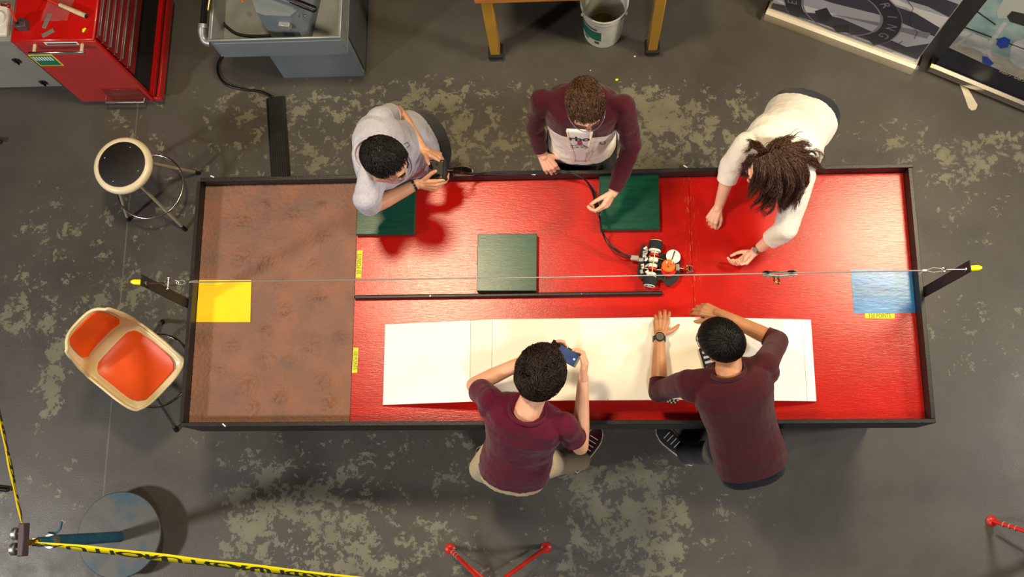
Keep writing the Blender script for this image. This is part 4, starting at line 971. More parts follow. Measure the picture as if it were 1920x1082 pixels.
# ================================================================== roll-up banners
M['navy'] = mat('navy', (6, 16, 40), .35, coat=.2); M['print_grey'] = mat('print_grey', (186, 190, 208), .45); M['print_dark'] = mat('print_dark', (66, 68, 86), .45)
M['print_mid'] = mat('print_mid', (132, 135, 154), .45); M['print_ring'] = mat('print_ring', (50, 50, 64), .45)
M['photo_teal'] = mat('photo_teal', (122, 156, 162), .4, col2=(160, 188, 188), vscale=9); M['photo_floor'] = mat('photo_floor', (186, 184, 178), .4, col2=(150, 148, 142), vscale=7)
M['photo_tank'] = mat('photo_tank', (206, 212, 222), .35, col2=(150, 158, 174), vscale=5, stretch=(1, 1, 3)); M['photo_dark'] = mat('photo_dark', (44, 46, 48), .4); M['photo_blue'] = mat('photo_blue', (20, 66, 178), .4)
M['photo_cream'] = mat('photo_cream', (176, 184, 180), .4)
M['banner_base'] = mat('banner_base', (214, 204, 178), .35, .25)
def banner_setup(pa, pb, hgt):
    a, b = P(*pa, 0), P(*pb, 0); d = nz((b - a) * V(1, 1, 0)); n = nz(np.cross(d, V(0, 0, 1))); n = n if n[1] < 0 else -n
    return a * V(1, 1, 0), b * V(1, 1, 0), d, n
a, b, d1, n1 = banner_setup((1430, 38), (1708, 141), 0); w1 = np.linalg.norm(b - a); F1 = np.stack([d1, -n1, V(0, 0, 1)], 1)
b1 = thing('roll_up_banner', 'grey striped roll-up banner with a round emblem and wide cream base', 'banner', (a + b) / 2)
cen = (a + b) / 2 - n1 * .055
prof = [(-.055, .0), (-.058, .02), (-.05, .075), (-.03, .088), (.03, .088), (.05, .075), (.058, .02), (.055, 0)]
obj('base_housing', MB().prism([(x, z) for x, z in prof], -w1 / 2, w1 / 2, cen, np.stack([-n1 * -1, V(0, 0, 1), np.cross(n1, V(0, 0, 1))], 1)), M['banner_base'], b1, 30)
for s in (-1, 1): obj('end_cap', MB().prism([(x * 1.06, z * 1.04) for x, z in prof], -.007, .007, cen + d1 * s * (w1 / 2 + .006), np.stack([n1, V(0, 0, 1), np.cross(n1, V(0, 0, 1))], 1)), M['chrome'], b1, 30)
G1 = cen + n1 * .015                                     # plane of the graphic sheet
obj('pole', MB().cyl(cen - n1 * .03 + V(0, 0, .08), cen - n1 * .03 + V(0, 0, 2.0), .012, n=12), M['dull_steel'], b1)
obj('banner_sheet', MB().box(G1 + V(0, 0, .08 + 1.0), (w1 - .03, .001, 2.0), F1), M['print_grey'], b1, 0)
obj('top_rail', MB().box(G1 + V(0, 0, 2.08), (w1 - .02, .02, .03), F1, .004), M['dull_steel'], b1)
def uv(px, py, G, n, d):
    q = on_plane(px, py, G, n); return np.dot(q - G, d), q[2]
def art(poly_px, G, n, d, k, m_, par, name, clip=None):
    pts = [uv(x, y, G, n, d) for x, y in poly_px]
    if clip: pts = [(min(max(u, -clip), clip), max(z, .085)) for u, z in pts]
    F = np.stack([d, V(0, 0, 1), np.cross(d, V(0, 0, 1))], 1)
    F[:, 2] = n
    return obj(name, MB().prism(pts, .0005 + .0004 * k, .0008 + .0004 * k, G, F), M[m_], par, 0)
cw = w1 / 2 - .018
for poly, mm, k in (([(1441, 14), (1446, 4), (1580, 35), (1700, 88), (1745, 82), (1722, 112), (1640, 80), (1540, 44)], 'print_dark', 1),
                    ([(1447, -2), (1500, 8), (1570, 28), (1500, 22)], 'print_pale', 2), ([(1560, 26), (1640, 46), (1738, 72), (1745, 62), (1660, 44)], 'print_mid', 2),
                    ([(1455, -30), (1560, 5), (1660, 30), (1752, 68), (1768, 42), (1680, 12), (1600, -22), (1500, -40)], 'print_dark', 1),
                    ([(1650, 0), (1700, 14), (1763, 52), (1778, 34), (1720, 16), (1660, -10)], 'print_pale', 2),
                    ([(1700, 0), (1740, 12), (1780, 32), (1798, 8), (1760, -6)], 'print_dark', 1), ([(1636, 82), (1716, 112), (1712, 116), (1640, 90)], 'print_pale', 2)):
    art(poly, G1, n1, d1, k, mm, b1, 'print_stripe', cw)
# emblem : ring, lettering and a plain gear outline
eu, ez = uv(1578, 22, G1, n1, d1); ru, rz_ = uv(1685, 60, G1, n1, d1); ER = math.hypot(ru - eu, rz_ - ez)
F2 = np.stack([d1, V(0, 0, 1), n1], 1); E0 = G1 + d1 * eu + V(0, 0, ez)
zmin = .088
def ring(r0, r1, k, m_, name):
    mb = MB(); q = 72; idx = []
    for i in range(q):
        t = 2 * math.pi * i / q
        for r in (r0, r1): mb.v.append(tuple(E0 + F2 @ V(r * math.cos(t), r * math.sin(t), .0009 + .0004 * k)))
    for i in range(q):
        j = (i + 1) % q; f = (2 * i, 2 * i + 1, 2 * j + 1, 2 * j)
        if all(mb.v[c][2] > zmin for c in f): mb.f.append(f)
    used = sorted({c for f in mb.f for c in f}); mp = {c: i for i, c in enumerate(used)}
    mb.v = [mb.v[c] for c in used]; mb.f = [tuple(mp[c] for c in f) for f in mb.f]
    return obj(name, mb, M[m_], b1, 0, fix=False)
ring(ER * .70, ER, 3, 'print_ring', 'emblem_ring'); ring(ER * .66, ER * .69, 3, 'print_mid', 'emblem_line'); ring(ER * 1.01, ER * 1.02, 3, 'print_mid', 'emblem_line')
word = 'ENGINEERING'
for i, ch in enumerate(word):
    ang = math.radians(196 - i * (212 / 10)); c = E0 + F2 @ V(ER * .85 * math.cos(ang), ER * .85 * math.sin(ang), .0026)
    if c[2] < zmin + .05: continue
    R2 = F2 @ rotz(ang - math.pi / 2); obj('emblem_letter', text_mb(ch, ER * .24, c, R2, .0001), M['print_mid'], b1, 0)
# gear teeth outline around the emblem
pts = []
for i in range(36):
    r = ER * (1.16 if (i // 2) % 2 else 1.28); t = 2 * math.pi * i / 36; pts.append(E0 + F2 @ V(r * math.cos(t), r * math.sin(t), .0022))
pts = [p_ for p_ in pts if p_[2] > zmin + .01]
obj('emblem_gear_line', MB().tube(pts, .0016, 4), M['print_ring'], b1, 0)
# plain abstract shapes inside the ring
for poly, mm in (([(1476, 14), (1492, 6), (1502, 22), (1498, 32), (1484, 28)], 'print_ring'), ([(1528, 20), (1550, 14), (1560, 30), (1548, 44), (1534, 38)], 'print_ring'), ([(1560, 50), (1590, 46), (1592, 60), (1570, 60)], 'print_ring')):
    art(poly, G1, n1, d1, 4, mm, b1, 'emblem_shape', cw)

a, b, d2, n2 = banner_setup((1738, 138), (1922, 214), 0); w2 = .92; F3 = np.stack([d2, -n2, V(0, 0, 1)], 1); b = a + d2 * w2
b2 = thing('roll_up_banner', 'navy roll-up banner with a factory photo and slim silver base', 'banner', (a + b) / 2)
cen = (a + b) / 2 - n2 * .045
prof = [(-.045, .03), (-.048, .045), (-.035, .075), (.02, .085), (.040, .075), (.048, .045), (.045, .03)]
obj('base_housing', MB().prism(prof, -w2 / 2, w2 / 2, cen, np.stack([n2, V(0, 0, 1), np.cross(n2, V(0, 0, 1))], 1)), M['steel'], b2, 30)
obj('end_cap', MB().prism([(x * 1.05, z) for x, z in prof], -.005, .005, cen - d2 * (w2 / 2 + .004), np.stack([n2, V(0, 0, 1), np.cross(n2, V(0, 0, 1))], 1)), M['brass'], b2, 30)
G2 = cen + n2 * .018
obj('banner_sheet', MB().box(G2 + V(0, 0, 1.06), (w2 - .02, .001, 1.99), F3), M['navy'], b2, 0)
obj('pole', MB().cyl(cen - n2 * .03 + V(0, 0, .06), cen - n2 * .03 + V(0, 0, 2.0), .012, n=12), M['dull_steel'], b2)
foot = [P(x, y, .008) for x, y in ((1800, 158), (1815, 166), (1833, 197), (1830, 205), (1822, 207), (1816, 202))]
for off in (0, .62):
    obj('swivel_foot', MB().slab([p_ + d2 * off for p_ in foot][::-1], .008), M['banner_base'], b2, 0)
    obj('foot_spacer', MB().box(P(1806, 158, .02) + d2 * off - n2 * .02, (.05, .04, .024), F3, .002), M['dull_steel'], b2)
c2 = w2 / 2 - .011
arts = [([(1773, 86), (1843, 118), (1925, 150), (1925, -20), (1846, -20), (1810, 34)], 'photo_teal', 1, 'photo_wall'),
        ([(1773, 86), (1782, 72), (1850, 95), (1925, 122), (1925, 152), (1843, 118)], 'photo_floor', 2, 'photo_floor'),
        ([(1786, 68), (1806, 56), (1850, 72), (1862, 88), (1855, 102), (1800, 84)], 'photo_tank', 3, 'photo_tank'),
        ([(1895, 90), (1902, 78), (1925, 72), (1925, 135), (1905, 128), (1894, 110)], 'photo_tank', 3, 'photo_tank'),
        ([(1868, 22), (1884, -5), (1925, -5), (1925, 44), (1890, 34), (1872, 34)], 'photo_cream', 3, 'photo_machine'),
        ([(1888, 30), (1898, 20), (1925, 26), (1925, 50), (1894, 40)], 'photo_dark', 4, 'photo_machine_gap'),
        ([(1846, 88), (1882, 40), (1890, 42), (1856, 90), (1860, 108), (1854, 108)], 'photo_tank', 5, 'photo_beam'),
        ([(1872, 72), (1884, 68), (1895, 74), (1890, 88), (1876, 90), (1868, 82)], 'photo_blue', 6, 'photo_valve'),
        ([(1842, 104), (1852, 106), (1864, 118), (1856, 124), (1842, 116)], 'photo_blue', 6, 'photo_valve'),
        ([(1810, 80), (1814, 76), (1850, 98), (1848, 104)], 'photo_tank', 5, 'photo_pipe'), ([(1846, 118), (1852, 114), (1878, 124), (1874, 130)], 'photo_tank', 5, 'photo_pipe'),
        ([(1788, 84), (1824, 60), (1827, 62), (1792, 88)], 'photo_cream', 5, 'photo_ladder'), ([(1798, 48), (1801, 46), (1925, 92), (1925, 94)], 'photo_dark', 3, 'photo_cable'),
        ([(1825, 20), (1827, 18), (1868, 45), (1866, 47)], 'photo_dark', 3, 'photo_cable'), ([(1848, 14), (1870, 22), (1862, 36), (1842, 28)], 'photo_teal', 3, 'photo_window')]
for poly, mm, k, nm in arts: art(poly, G2, n2, d2, k, mm, b2, nm, c2)
u0, z0 = uv(1873, 131, G2, n2, d2); F4 = np.stack([d2, V(0, 0, 1), n2], 1)
u1, z1 = uv(1912, 149, G2, n2, d2)
tm = text_mb('VISIT US AT', .062, (0, 0, 0), I3, .0001, offset=.0016); vx = np.array(tm.v); xm = vx[:, 0].min()
sc = (u1 - u0) / ((vx[:, 0].max() - xm) * .66)
zt = (z0 + z1) / 2 + .004
tm.v = [tuple(G2 + F4 @ V(u0 + (x - xm) * sc + .012 * (y / .06), zt + y * sc * 1.15, .0034)) for x, y, z in vx]
obj('banner_lettering', tm, M['white_paper'], b2, 0)

# small litter on the floor
for px, py, mm, s, lb in ((1156, 150, 'hivis', .010, 'tiny yellow scrap on the floor behind the person in the maroon and white jacket'), (1190, 106, 'white_paper', .006, 'tiny white scrap on the floor beside the right workbench leg'),
                          (1107, 132, 'white_paper', .004, 'tiny white speck on the floor under the workbench')):
    c = P(px, py, 0); tag(obj('floor_scrap', MB().ell(c + V(0, 0, s * .4), (s, s * .8, s * .4), I3, 9, 6).ell(c + V(s * .6, s * .3, s * .3), (s * .6, s * .5, s * .3), I3, 8, 6), M[mm], None, 40, c), lb, 'scrap')
for px, py, lb in ((8, 917, 'black round-ended bar poking in at the left edge above the roller stand'), (-2, 266, 'black rubber foot poking in at the left edge near the round stool')):
    e = P(px + 9 if py > 500 else px + 6, py + (2 if py > 500 else 0), .03); q_ = P(-40, py - (4 if py > 500 else 0), .03)
    tag(obj('floor_bar', MB().tube([q_, e - nz(e - q_) * .012, e], [.013, .013, .009], 12), M['black_plastic'], None, 60), lb, 'bar')

# ================================================================== people
def skin(name, c, c2): return mat(name, c, .48, col2=c2, vscale=18, sss=.12, bump=.12, bscale=260, bdist=.001)
M['skin_a'] = skin('skin_a', (206, 152, 118), (214, 160, 128)); M['skin_b'] = skin('skin_b', (222, 166, 138), (228, 176, 150)); M['skin_c'] = skin('skin_c', (220, 168, 142), (228, 180, 156))
M['skin_d'] = skin('skin_d', (216, 162, 130), (224, 172, 142)); M['skin_e'] = skin('skin_e', (178, 124, 86), (188, 134, 96))
def cloth(name, c, v=.08, sc=20, b=.35, bs=420, rough=.85): return mat(name, c, rough, var=v, vscale=sc, bump=b, bscale=bs, sheen=.15, spec=.2)
M['grey_tee'] = cloth('grey_tee', (176, 176, 190), .07, 90); M['maroon_tee'] = cloth('maroon_tee', (86, 7, 40), .06); M['maroon_knit'] = cloth('maroon_knit', (66, 9, 22), .10, 160, .6, 500)
M['white_knit'] = cloth('white_knit', (232, 226, 216), .03, 30, .5, 380); M['black_cloth'] = cloth('black_cloth', (20, 20, 24)); M['navy_cloth'] = cloth('navy_cloth', (14, 18, 34)); M['khaki'] = cloth('khaki', (200, 178, 142), .06)
M['denim'] = cloth('denim', (14, 17, 27)); M['shoe_maroon'] = cloth('shoe_maroon', (66, 10, 22)); M['shoe_grey'] = cloth('shoe_grey', (52, 52, 62)); M['shoe_black'] = cloth('shoe_black', (24, 24, 26)); M['sole_white'] = mat('sole_white', (222, 214, 190), .6)
M['white_tee'] = cloth('white_tee', (230, 224, 218), .03)
def hairm(n, a, b): return mat(n, a, .46, col2=b, vscale=120, ramp=(.4, .65), spec=.35)
M['hair_black'] = hairm('hair_black', (8, 7, 7), (22, 18, 17)); M['hair_dark'] = hairm('hair_dark', (22, 14, 11), (52, 34, 25)); M['hair_brown'] = hairm('hair_brown', (44, 28, 18), (102, 70, 44)); M['hair_girl'] = hairm('hair_girl', (38, 24, 18), (100, 68, 50))
M['eye_white'] = mat('eye_white', (225, 220, 214), .2); M['iris'] = mat('iris', (40, 26, 18), .15); M['lips'] = mat('lips', (186, 108, 98), .45)

def bend(d, n, a):
    a = math.radians(a); return d * math.cos(a) - n * math.sin(a)
def hand(mb, w, d, n, tv, curl=(25, 30, 20), thumb=None, sc=1.0, spread=.05, per=None):
    """palm and five separate jointed fingers. d: wrist->knuckles, n: back of the hand, tv: towards the thumb"""
    d = nz(d); n = nz(np.asarray(n, float) - d * np.dot(n, d)); s = np.asarray(tv, float); s = nz(s - d * np.dot(s, d) - n * np.dot(s, n)); w = np.asarray(w, float)
    side = (.030, .010, -.010, -.028); plen = (.088, .090, .085, .077); root = (.016, .006, -.005, -.014)
    lens = ((.042, .026, .021), (.047, .030, .022), (.044, .028, .021), (.034, .021, .018)); rad = (.0092, .0095, .0090, .0080)
    tips = []
    for i in range(4):
        k = w + (d * plen[i] + s * side[i] - n * (.003 if i in (0, 3) else 0)) * sc
        mb.cap(w + (d * .008 + s * root[i]) * sc, k, .0140 * sc, .0118 * sc, 10, 3)
        fd = nz(d + s * (spread * (1.5 - i))); ang = 0; p = k; r = rad[i] * sc; cc = per[i] if per else curl
        for j in range(3):
            ang += cc[j]; q = p + bend(fd, n, ang) * lens[i][j] * sc; mb.cap(p, q, r, r * .93, 10, 3); p = q; r *= .93
        tips.append(p)
    mb.cap(w + (d * .030 + s * .008 - n * .006) * sc, w + (d * .062 - n * .006) * sc, .018 * sc, .017 * sc, 10, 3)
    b = w + (d * .022 + s * .020 - n * .006) * sc; th = thumb or ((.75, .62, -.25), (.92, .38, -.2), (.96, .15, -.25))
    r = .0135 * sc
    for (x, y, z), l in zip(th, (.044, .034, .027)):
        q = b + nz(d * x + s * y + n * z) * l * sc; mb.cap(b, q, r, r * .86, 10, 3); b = q; r *= .86
    return tips
def ringpts(c, rt, dp, a, b, n=28, p=2.3):
    out = []
    for i in range(n):
        t = 2 * math.pi * i / n; x, y = math.cos(t), math.sin(t)
        out.append(c + rt * a * math.copysign(abs(x) ** (2 / p), x) + dp * b * math.copysign(abs(y) ** (2 / p), y))
    return out
def torso(mb, H, N, rtH, rtS, sc=(1, 1), grow=0.0, t0=-.10, t1=1.0, bow=0.0, table=None):
    tb = table or [(-.25, .172, .118), (0, .168, .118), (.25, .152, .106), (.5, .160, .114), (.72, .178, .120), (.90, .165, .098), (1.0, .085, .070)]
    ax = nz(N - H); rings = []
    ts = [t for t in np.linspace(t0, t1, 15)]
    for t in ts:
        rt = nz(rtH * (1 - max(t, 0)) + rtS * max(t, 0)); rt = nz(rt - ax * np.dot(rt, ax)); dp = np.cross(ax, rt)
        a = np.interp(t, [q[0] for q in tb], [q[1] for q in tb]); b = np.interp(t, [q[0] for q in tb], [q[2] for q in tb])
        c = H + (N - H) * t - dp * 0 + np.cross(rt, ax) * (bow * math.sin(math.pi * min(max(t, 0), 1)))
        rings.append(ringpts(c, rt, dp, a * sc[0] + grow, b * sc[1] + grow))
    mb.loft(rings)
def headframe(f, u):
    f = nz(f); u = np.asarray(u, float); u = nz(u - f * np.dot(u, f)); r = np.cross(f, u); return np.stack([r, f, u], 1)   # x right, y forward, z up
def head(mb, c, F, sc=1.0):
    L = lambda x, y, z: c + F @ (V(x, y, z) * sc); S = lambda *a: V(*a) * sc
    mb.ell(L(0, -.014, .026), S(.075, .097, .084), F, 24, 16); mb.ell(L(0, .030, -.030), S(.061, .064, .082), F, 22, 14)
    mb.ell(L(0, .042, -.086), S(.042, .046, .032), F); mb.ell(L(0, .064, -.106), S(.020, .020, .016), F)
    mb.cap(L(0, .094, .004), L(0, .110, -.034), .008 * sc, .0115 * sc); mb.ell(L(0, .108, -.040), S(.017, .012, .010), F, 12, 8)
    for s in (-1, 1):
        mb.ell(L(.074 * s, -.006, -.016), S(.010, .019, .031), F @ rotz(.35 * s), 14, 10); mb.cap(L(.012 * s, .090, .017), L(.044 * s, .078, .017), .0095 * sc, .0095 * sc)
        mb.ell(L(.036 * s, .066, -.036), S(.024, .022, .024), F, 14, 10); mb.cap(L(.056 * s, .01, -.075), L(.026 * s, .06, -.098), .018 * sc, .016 * sc)
    mb.ell(L(0, .092, -.066), S(.023, .011, .007), F, 14, 8); mb.ell(L(0, .090, -.077), S(.020, .011, .007), F, 14, 8)
def hairline(v):
    x, y, z = v; lim = np.interp(y, [-1, -.3, .15, .42, .66, 1], [-.62, -.50, -.22, .18, .70, 1.0]); return z - lim
HR = V(.079, .101, .088); HO = V(0, -.014, .026)
def hair_cap(c, F, grow, edge=0.0):
    mb = MB(); nu, nv = 40, 24; keep = {}
    def vert(i, j):
        if (i, j) in keep: return keep[(i, j)]
        t = math.pi * j / nv; p = 2 * math.pi * i / nu; dv = V(math.sin(t) * math.cos(p), math.sin(t) * math.sin(p), math.cos(t))
        h = hairline(dv) - edge; g = grow * .5 * min(1, max(0, h * 3.5)) + .0005
        q = c + F @ (HO + dv * (HR + g - .003)); mb.v.append(tuple(q)); keep[(i, j)] = len(mb.v) - 1; return keep[(i, j)]
    for j in range(nv):
        for i in range(nu):
            t = math.pi * (j + .5) / nv; p = 2 * math.pi * (i + .5) / nu; dv = V(math.sin(t) * math.cos(p), math.sin(t) * math.sin(p), math.cos(t))
            if hairline(dv) > edge - .03: mb.f.append((vert(i, j), vert(i, j + 1), vert((i + 1) % nu, j + 1), vert((i + 1) % nu, j)))
    return mb
def strands(c, F, n, length, lift, flow, curl, rad, grow, rng, crown=(0, -.45, .85), side_short=0.0, clump=0.0):
    """short hair as tapered three-sided strands that start on the scalp and lie along it"""
    vs = []; fs = []; cr = nz(crown); flow = np.asarray(flow, float); K = 6
    cl = [nz(rng.normal(size=3)) for _ in range(110)]; ca = [rng.normal(size=3) for _ in range(110)]; cv = [(1 + clump * (rng.random() - .35), 1 + clump * 1.2 * (rng.random() - .3)) for _ in range(110)]
    made = 0
    while made < n:
        dv = nz(rng.normal(size=3)); h = hairline(dv)
        if h < 0: continue
        made += 1
        i = int(np.argmax([np.dot(dv, q) for q in cl])); nrm = nz(dv / HR)
        t = (dv - cr) * .9 + flow + ca[i] * clump + rng.normal(size=3) * .18; t = nz(t - nrm * np.dot(t, nrm))
        L = length * (.65 + .5 * rng.random()) * cv[i][0]; lift_ = lift * cv[i][1]; L *= 1 - side_short * (1 - min(1, max(0, dv[2]) * 1.7)); g = grow * (.55 + .6 * rng.random()) * (1 - side_short * .8 * (1 - min(1, max(0, dv[2]) * 1.7)))
        pts = []; q = HO + dv * (HR + g * .45); dirn = t + nrm * lift_; w = np.cross(nrm, t); ph = rng.random() * 6.28
        for k in range(K):
            s = k / (K - 1); pts.append(q + w * curl * math.sin(ph + s * 5.5) * s + nrm * curl * .6 * math.cos(ph + s * 5.5) * s)
            q = q + nz(dirn) * L / (K - 1); dd = (q - HO) / (HR + g); l = np.linalg.norm(dd)
            if l > 1: q = HO + (q - HO) / l * (1 + (l - 1) * .35)
            if l < 1.0: q = HO + (q - HO) / l
            n2 = nz((q - HO) / HR ** 2); dirn = dirn - n2 * np.dot(dirn, n2) + n2 * lift_ * (.7 - s)
        b = len(vs); tw = nz(w)
        for k in range(K):
            s = k / (K - 1); r = rad * (1 - .85 * s ** 2)
            for a in (0, 2.094, 4.189): vs.append(c + F @ (pts[k] + tw * r * math.cos(a) + nrm * r * math.sin(a)))
        for k in range(K - 1):
            for a in range(3): fs.append((b + k * 3 + a, b + k * 3 + (a + 1) % 3, b + (k + 1) * 3 + (a + 1) % 3, b + (k + 1) * 3 + a))
    m_ = MB(); m_.v = [tuple(v) for v in vs]; m_.f = fs; return m_
def guide_hair(guides, per, rad, spread, wave, rng, locks=7):
    """long hair: every guide is split into wavy locks of fine strands"""
    m_ = MB()
    for g, k_, sp in guides:
        pts0 = np.array(smooth_path([P(*q) for q in g], 5)); n = len(pts0); tang = np.gradient(pts0, axis=0)
        for _l in range(max(2, int(locks * k_))):
            lo = rng.normal(size=3) * sp * 1.1; ph0 = rng.random() * 6.28; fr = 6.5 + rng.normal() * 1.2; am0 = wave * (.6 + .8 * rng.random()); L0 = .80 + .30 * rng.random()
            for _ in range(per):
                o1 = rng.normal(size=3) * .0065; o0 = rng.normal(size=3) * .008; ph = ph0 + rng.normal() * .35; L = L0 - .12 * rng.random(); am = am0 * (.85 + .3 * rng.random()); b = len(m_.v); m = max(5, int(n * min(1, L)))
                for i in range(m):
                    s = i / (n - 1); t = nz(tang[i]); a = nz(np.cross(t, V(.2, .3, 1))); c_ = np.cross(t, a)
                    o = o0 * (1 - s) + o1 * s + lo * (.35 + .9 * s); o = o - t * np.dot(o, t); e = min(1, s * 2.2)
                    q = pts0[i] + o + (a * math.cos(ph + s * fr * 2) + c_ * math.sin(ph + s * fr * 2)) * am * e * s ** .5
                    r = rad * (1 - .8 * (i / (m - 1)) ** 3)
                    for w in (0, 2.094, 4.189): m_.v.append(tuple(q + a * r * math.cos(w) + c_ * r * math.sin(w)))
                for i in range(m - 1):
                    for w in range(3): m_.f.append((b + i * 3 + w, b + i * 3 + (w + 1) % 3, b + (i + 1) * 3 + (w + 1) % 3, b + (i + 1) * 3 + w))
    return m_
def shoe(parent, heel, toe, upper, sole, ank):
    heel = np.asarray(heel, float); toe = np.asarray(toe, float); d = nz((toe - heel) * V(1, 1, 0)); s = np.cross(d, V(0, 0, 1)); heel = heel * V(1, 1, 0); L = .285
    w = lambda t: np.interp(t, [0, .08, .3, .55, .75, .92, 1], [.022, .034, .036, .045, .049, .034, .012])
    out = [(t * L, w(t)) for t in np.linspace(0, 1, 14)]; poly = [(x, y) for x, y in out] + [(x, -y) for x, y in out[::-1]]
    F = np.stack([d, -s, V(0, 0, 1)], 1)
    so = MB().loft([[heel + F @ V(x - .012, y * 1.0, 0.001) for x, y in poly], [heel + F @ V(x - .012, y * 1.06, .012) for x, y in poly], [heel + F @ V(x - .012, y * 1.04, .028) for x, y in poly]])
    up = MB(); rings = []
    for t in np.linspace(0.0, .97, 12):
        hgt = np.interp(t, [0, .1, .3, .5, .75, 1], [.075, .085, .088, .070, .048, .028]); c = heel + d * (t * L - .010) + V(0, 0, .026); rings.append([c + F @ V(0, w(t) * .97 * math.cos(a), max(0, math.sin(a)) * hgt * .9 + min(0, math.sin(a)) * .002) for a in np.linspace(0, 2 * math.pi, 17)[:-1]])
    up.loft(rings); up.cap(heel + d * .055 + V(0, 0, .06), np.asarray(ank), .040, .042)
    o = obj('shoe', remesh(up, .006, 2, origin=ORIG[parent.name]), M[upper], parent)
    obj('sole', so, M[sole], o, 60)
    for k in range(4):
        c = heel + d * (.13 + .025 * k) + V(0, 0, .026 + .9 * np.interp((.13 + .025 * k) / L, [.3, .5, .75, 1], [.088, .070, .048, .028]) + .0015); obj('lace', MB().tube([c - s * .024 - V(0, 0, .006), c, c + s * .024 - V(0, 0, .006)], .003, 6), M['sole_white'] if upper != 'shoe_black' else M['grey_dark'], o)
def glasses(parent, c, F, sc, kind):
    L = lambda x, y, z: c + F @ (V(x, y, z) * sc); mf = {'goggles': M['glass'], 'wire': M['black_plastic'], 'clear': M['glass']}[kind]
    g = None
    fr = MB(); le = MB()
    if kind == 'wire':
        for s in (-1, 1): fr.tube([L(s * (.034 + .024 * math.cos(t)), .104 - .012 * abs(math.cos(t)) * (1 if s * math.cos(t) * s > 0 else .4), -.002 + .020 * math.sin(t)) for t in np.linspace(0, 2 * math.pi, 22)[:-1]], .0017 * sc, 6, True)
        fr.tube([L(-.010, .105, .002), L(0, .108, .005), L(.010, .105, .002)], .0016, 6)
        for s in (-1, 1): fr.tube([L(s * .058, .094, .004), L(s * .077, .06, .004), L(s * .081, -.01, .0), L(s * .078, -.025, -.012)], .0018 * sc, 6)
        g = obj('glasses', fr, M['black_plastic'], parent)
        for s in (-1, 1):
            le = MB().prism([(.022 * math.cos(t), .018 * math.sin(t)) for t in np.linspace(0, 2 * math.pi, 18)[:-1]], -.0006, .0006, L(s * .034, .101, -.002), np.stack([F[:, 0], F[:, 2], -F[:, 1]], 1)); obj('lens', le, M['glass'], g, 0)
        return g
    # wrap-around clear safety glasses
    nu, nv = 26, 7
    for o_ in (0, .0018):
        for j in range(nv):
            for i in range(nu):
                t = math.radians(-82 + 164 * i / (nu - 1)); z = (-.026 + .052 * j / (nv - 1)) * (1 - .35 * abs(math.sin(t)) ** 3)
                nose = .012 * math.exp(-(t / .18) ** 2) if j < 3 else 0
                le.v.append(tuple(L((.083 + o_) * math.sin(t), .020 + (.100 + o_) * math.cos(t), z + nose * (1 - j / 3) + .002)))
    N = nu * nv
    for j in range(nv - 1):
        for i in range(nu - 1):
            a = j * nu + i; le.f.append((a, a + 1, a + nu + 1, a + nu)); le.f.append((N + a, N + a + nu, N + a + nu + 1, N + a + 1))
    for i in range(nu - 1):
        for j in (0, nv - 1):
            a = j * nu + i; le.f.append((a, N + a, N + a + 1, a + 1))
    g = obj('safety_glasses', le, M['glass'], parent, 180)
    br = MB().tube([L(.084 * math.sin(t), .020 + .1015 * math.cos(t), .029 * (1 - .35 * abs(math.sin(t)) ** 3)) for t in np.radians(np.linspace(-82, 82, 20))], .0020, 6)
    obj('brow_bar', br, M['clear_frame'], g, 180)
    for s in (-1, 1): obj('temple_arm', MB().tube([L(s * .083, .035, .008), L(s * .084, .0, .006), L(s * .081, -.03, -.004)], .0030 * sc, 6, flat=1.6), M['clear_frame'], g, 180)
    return g
M['clear_frame'] = mat('clear_frame', (150, 150, 160), .15, trans=.55)

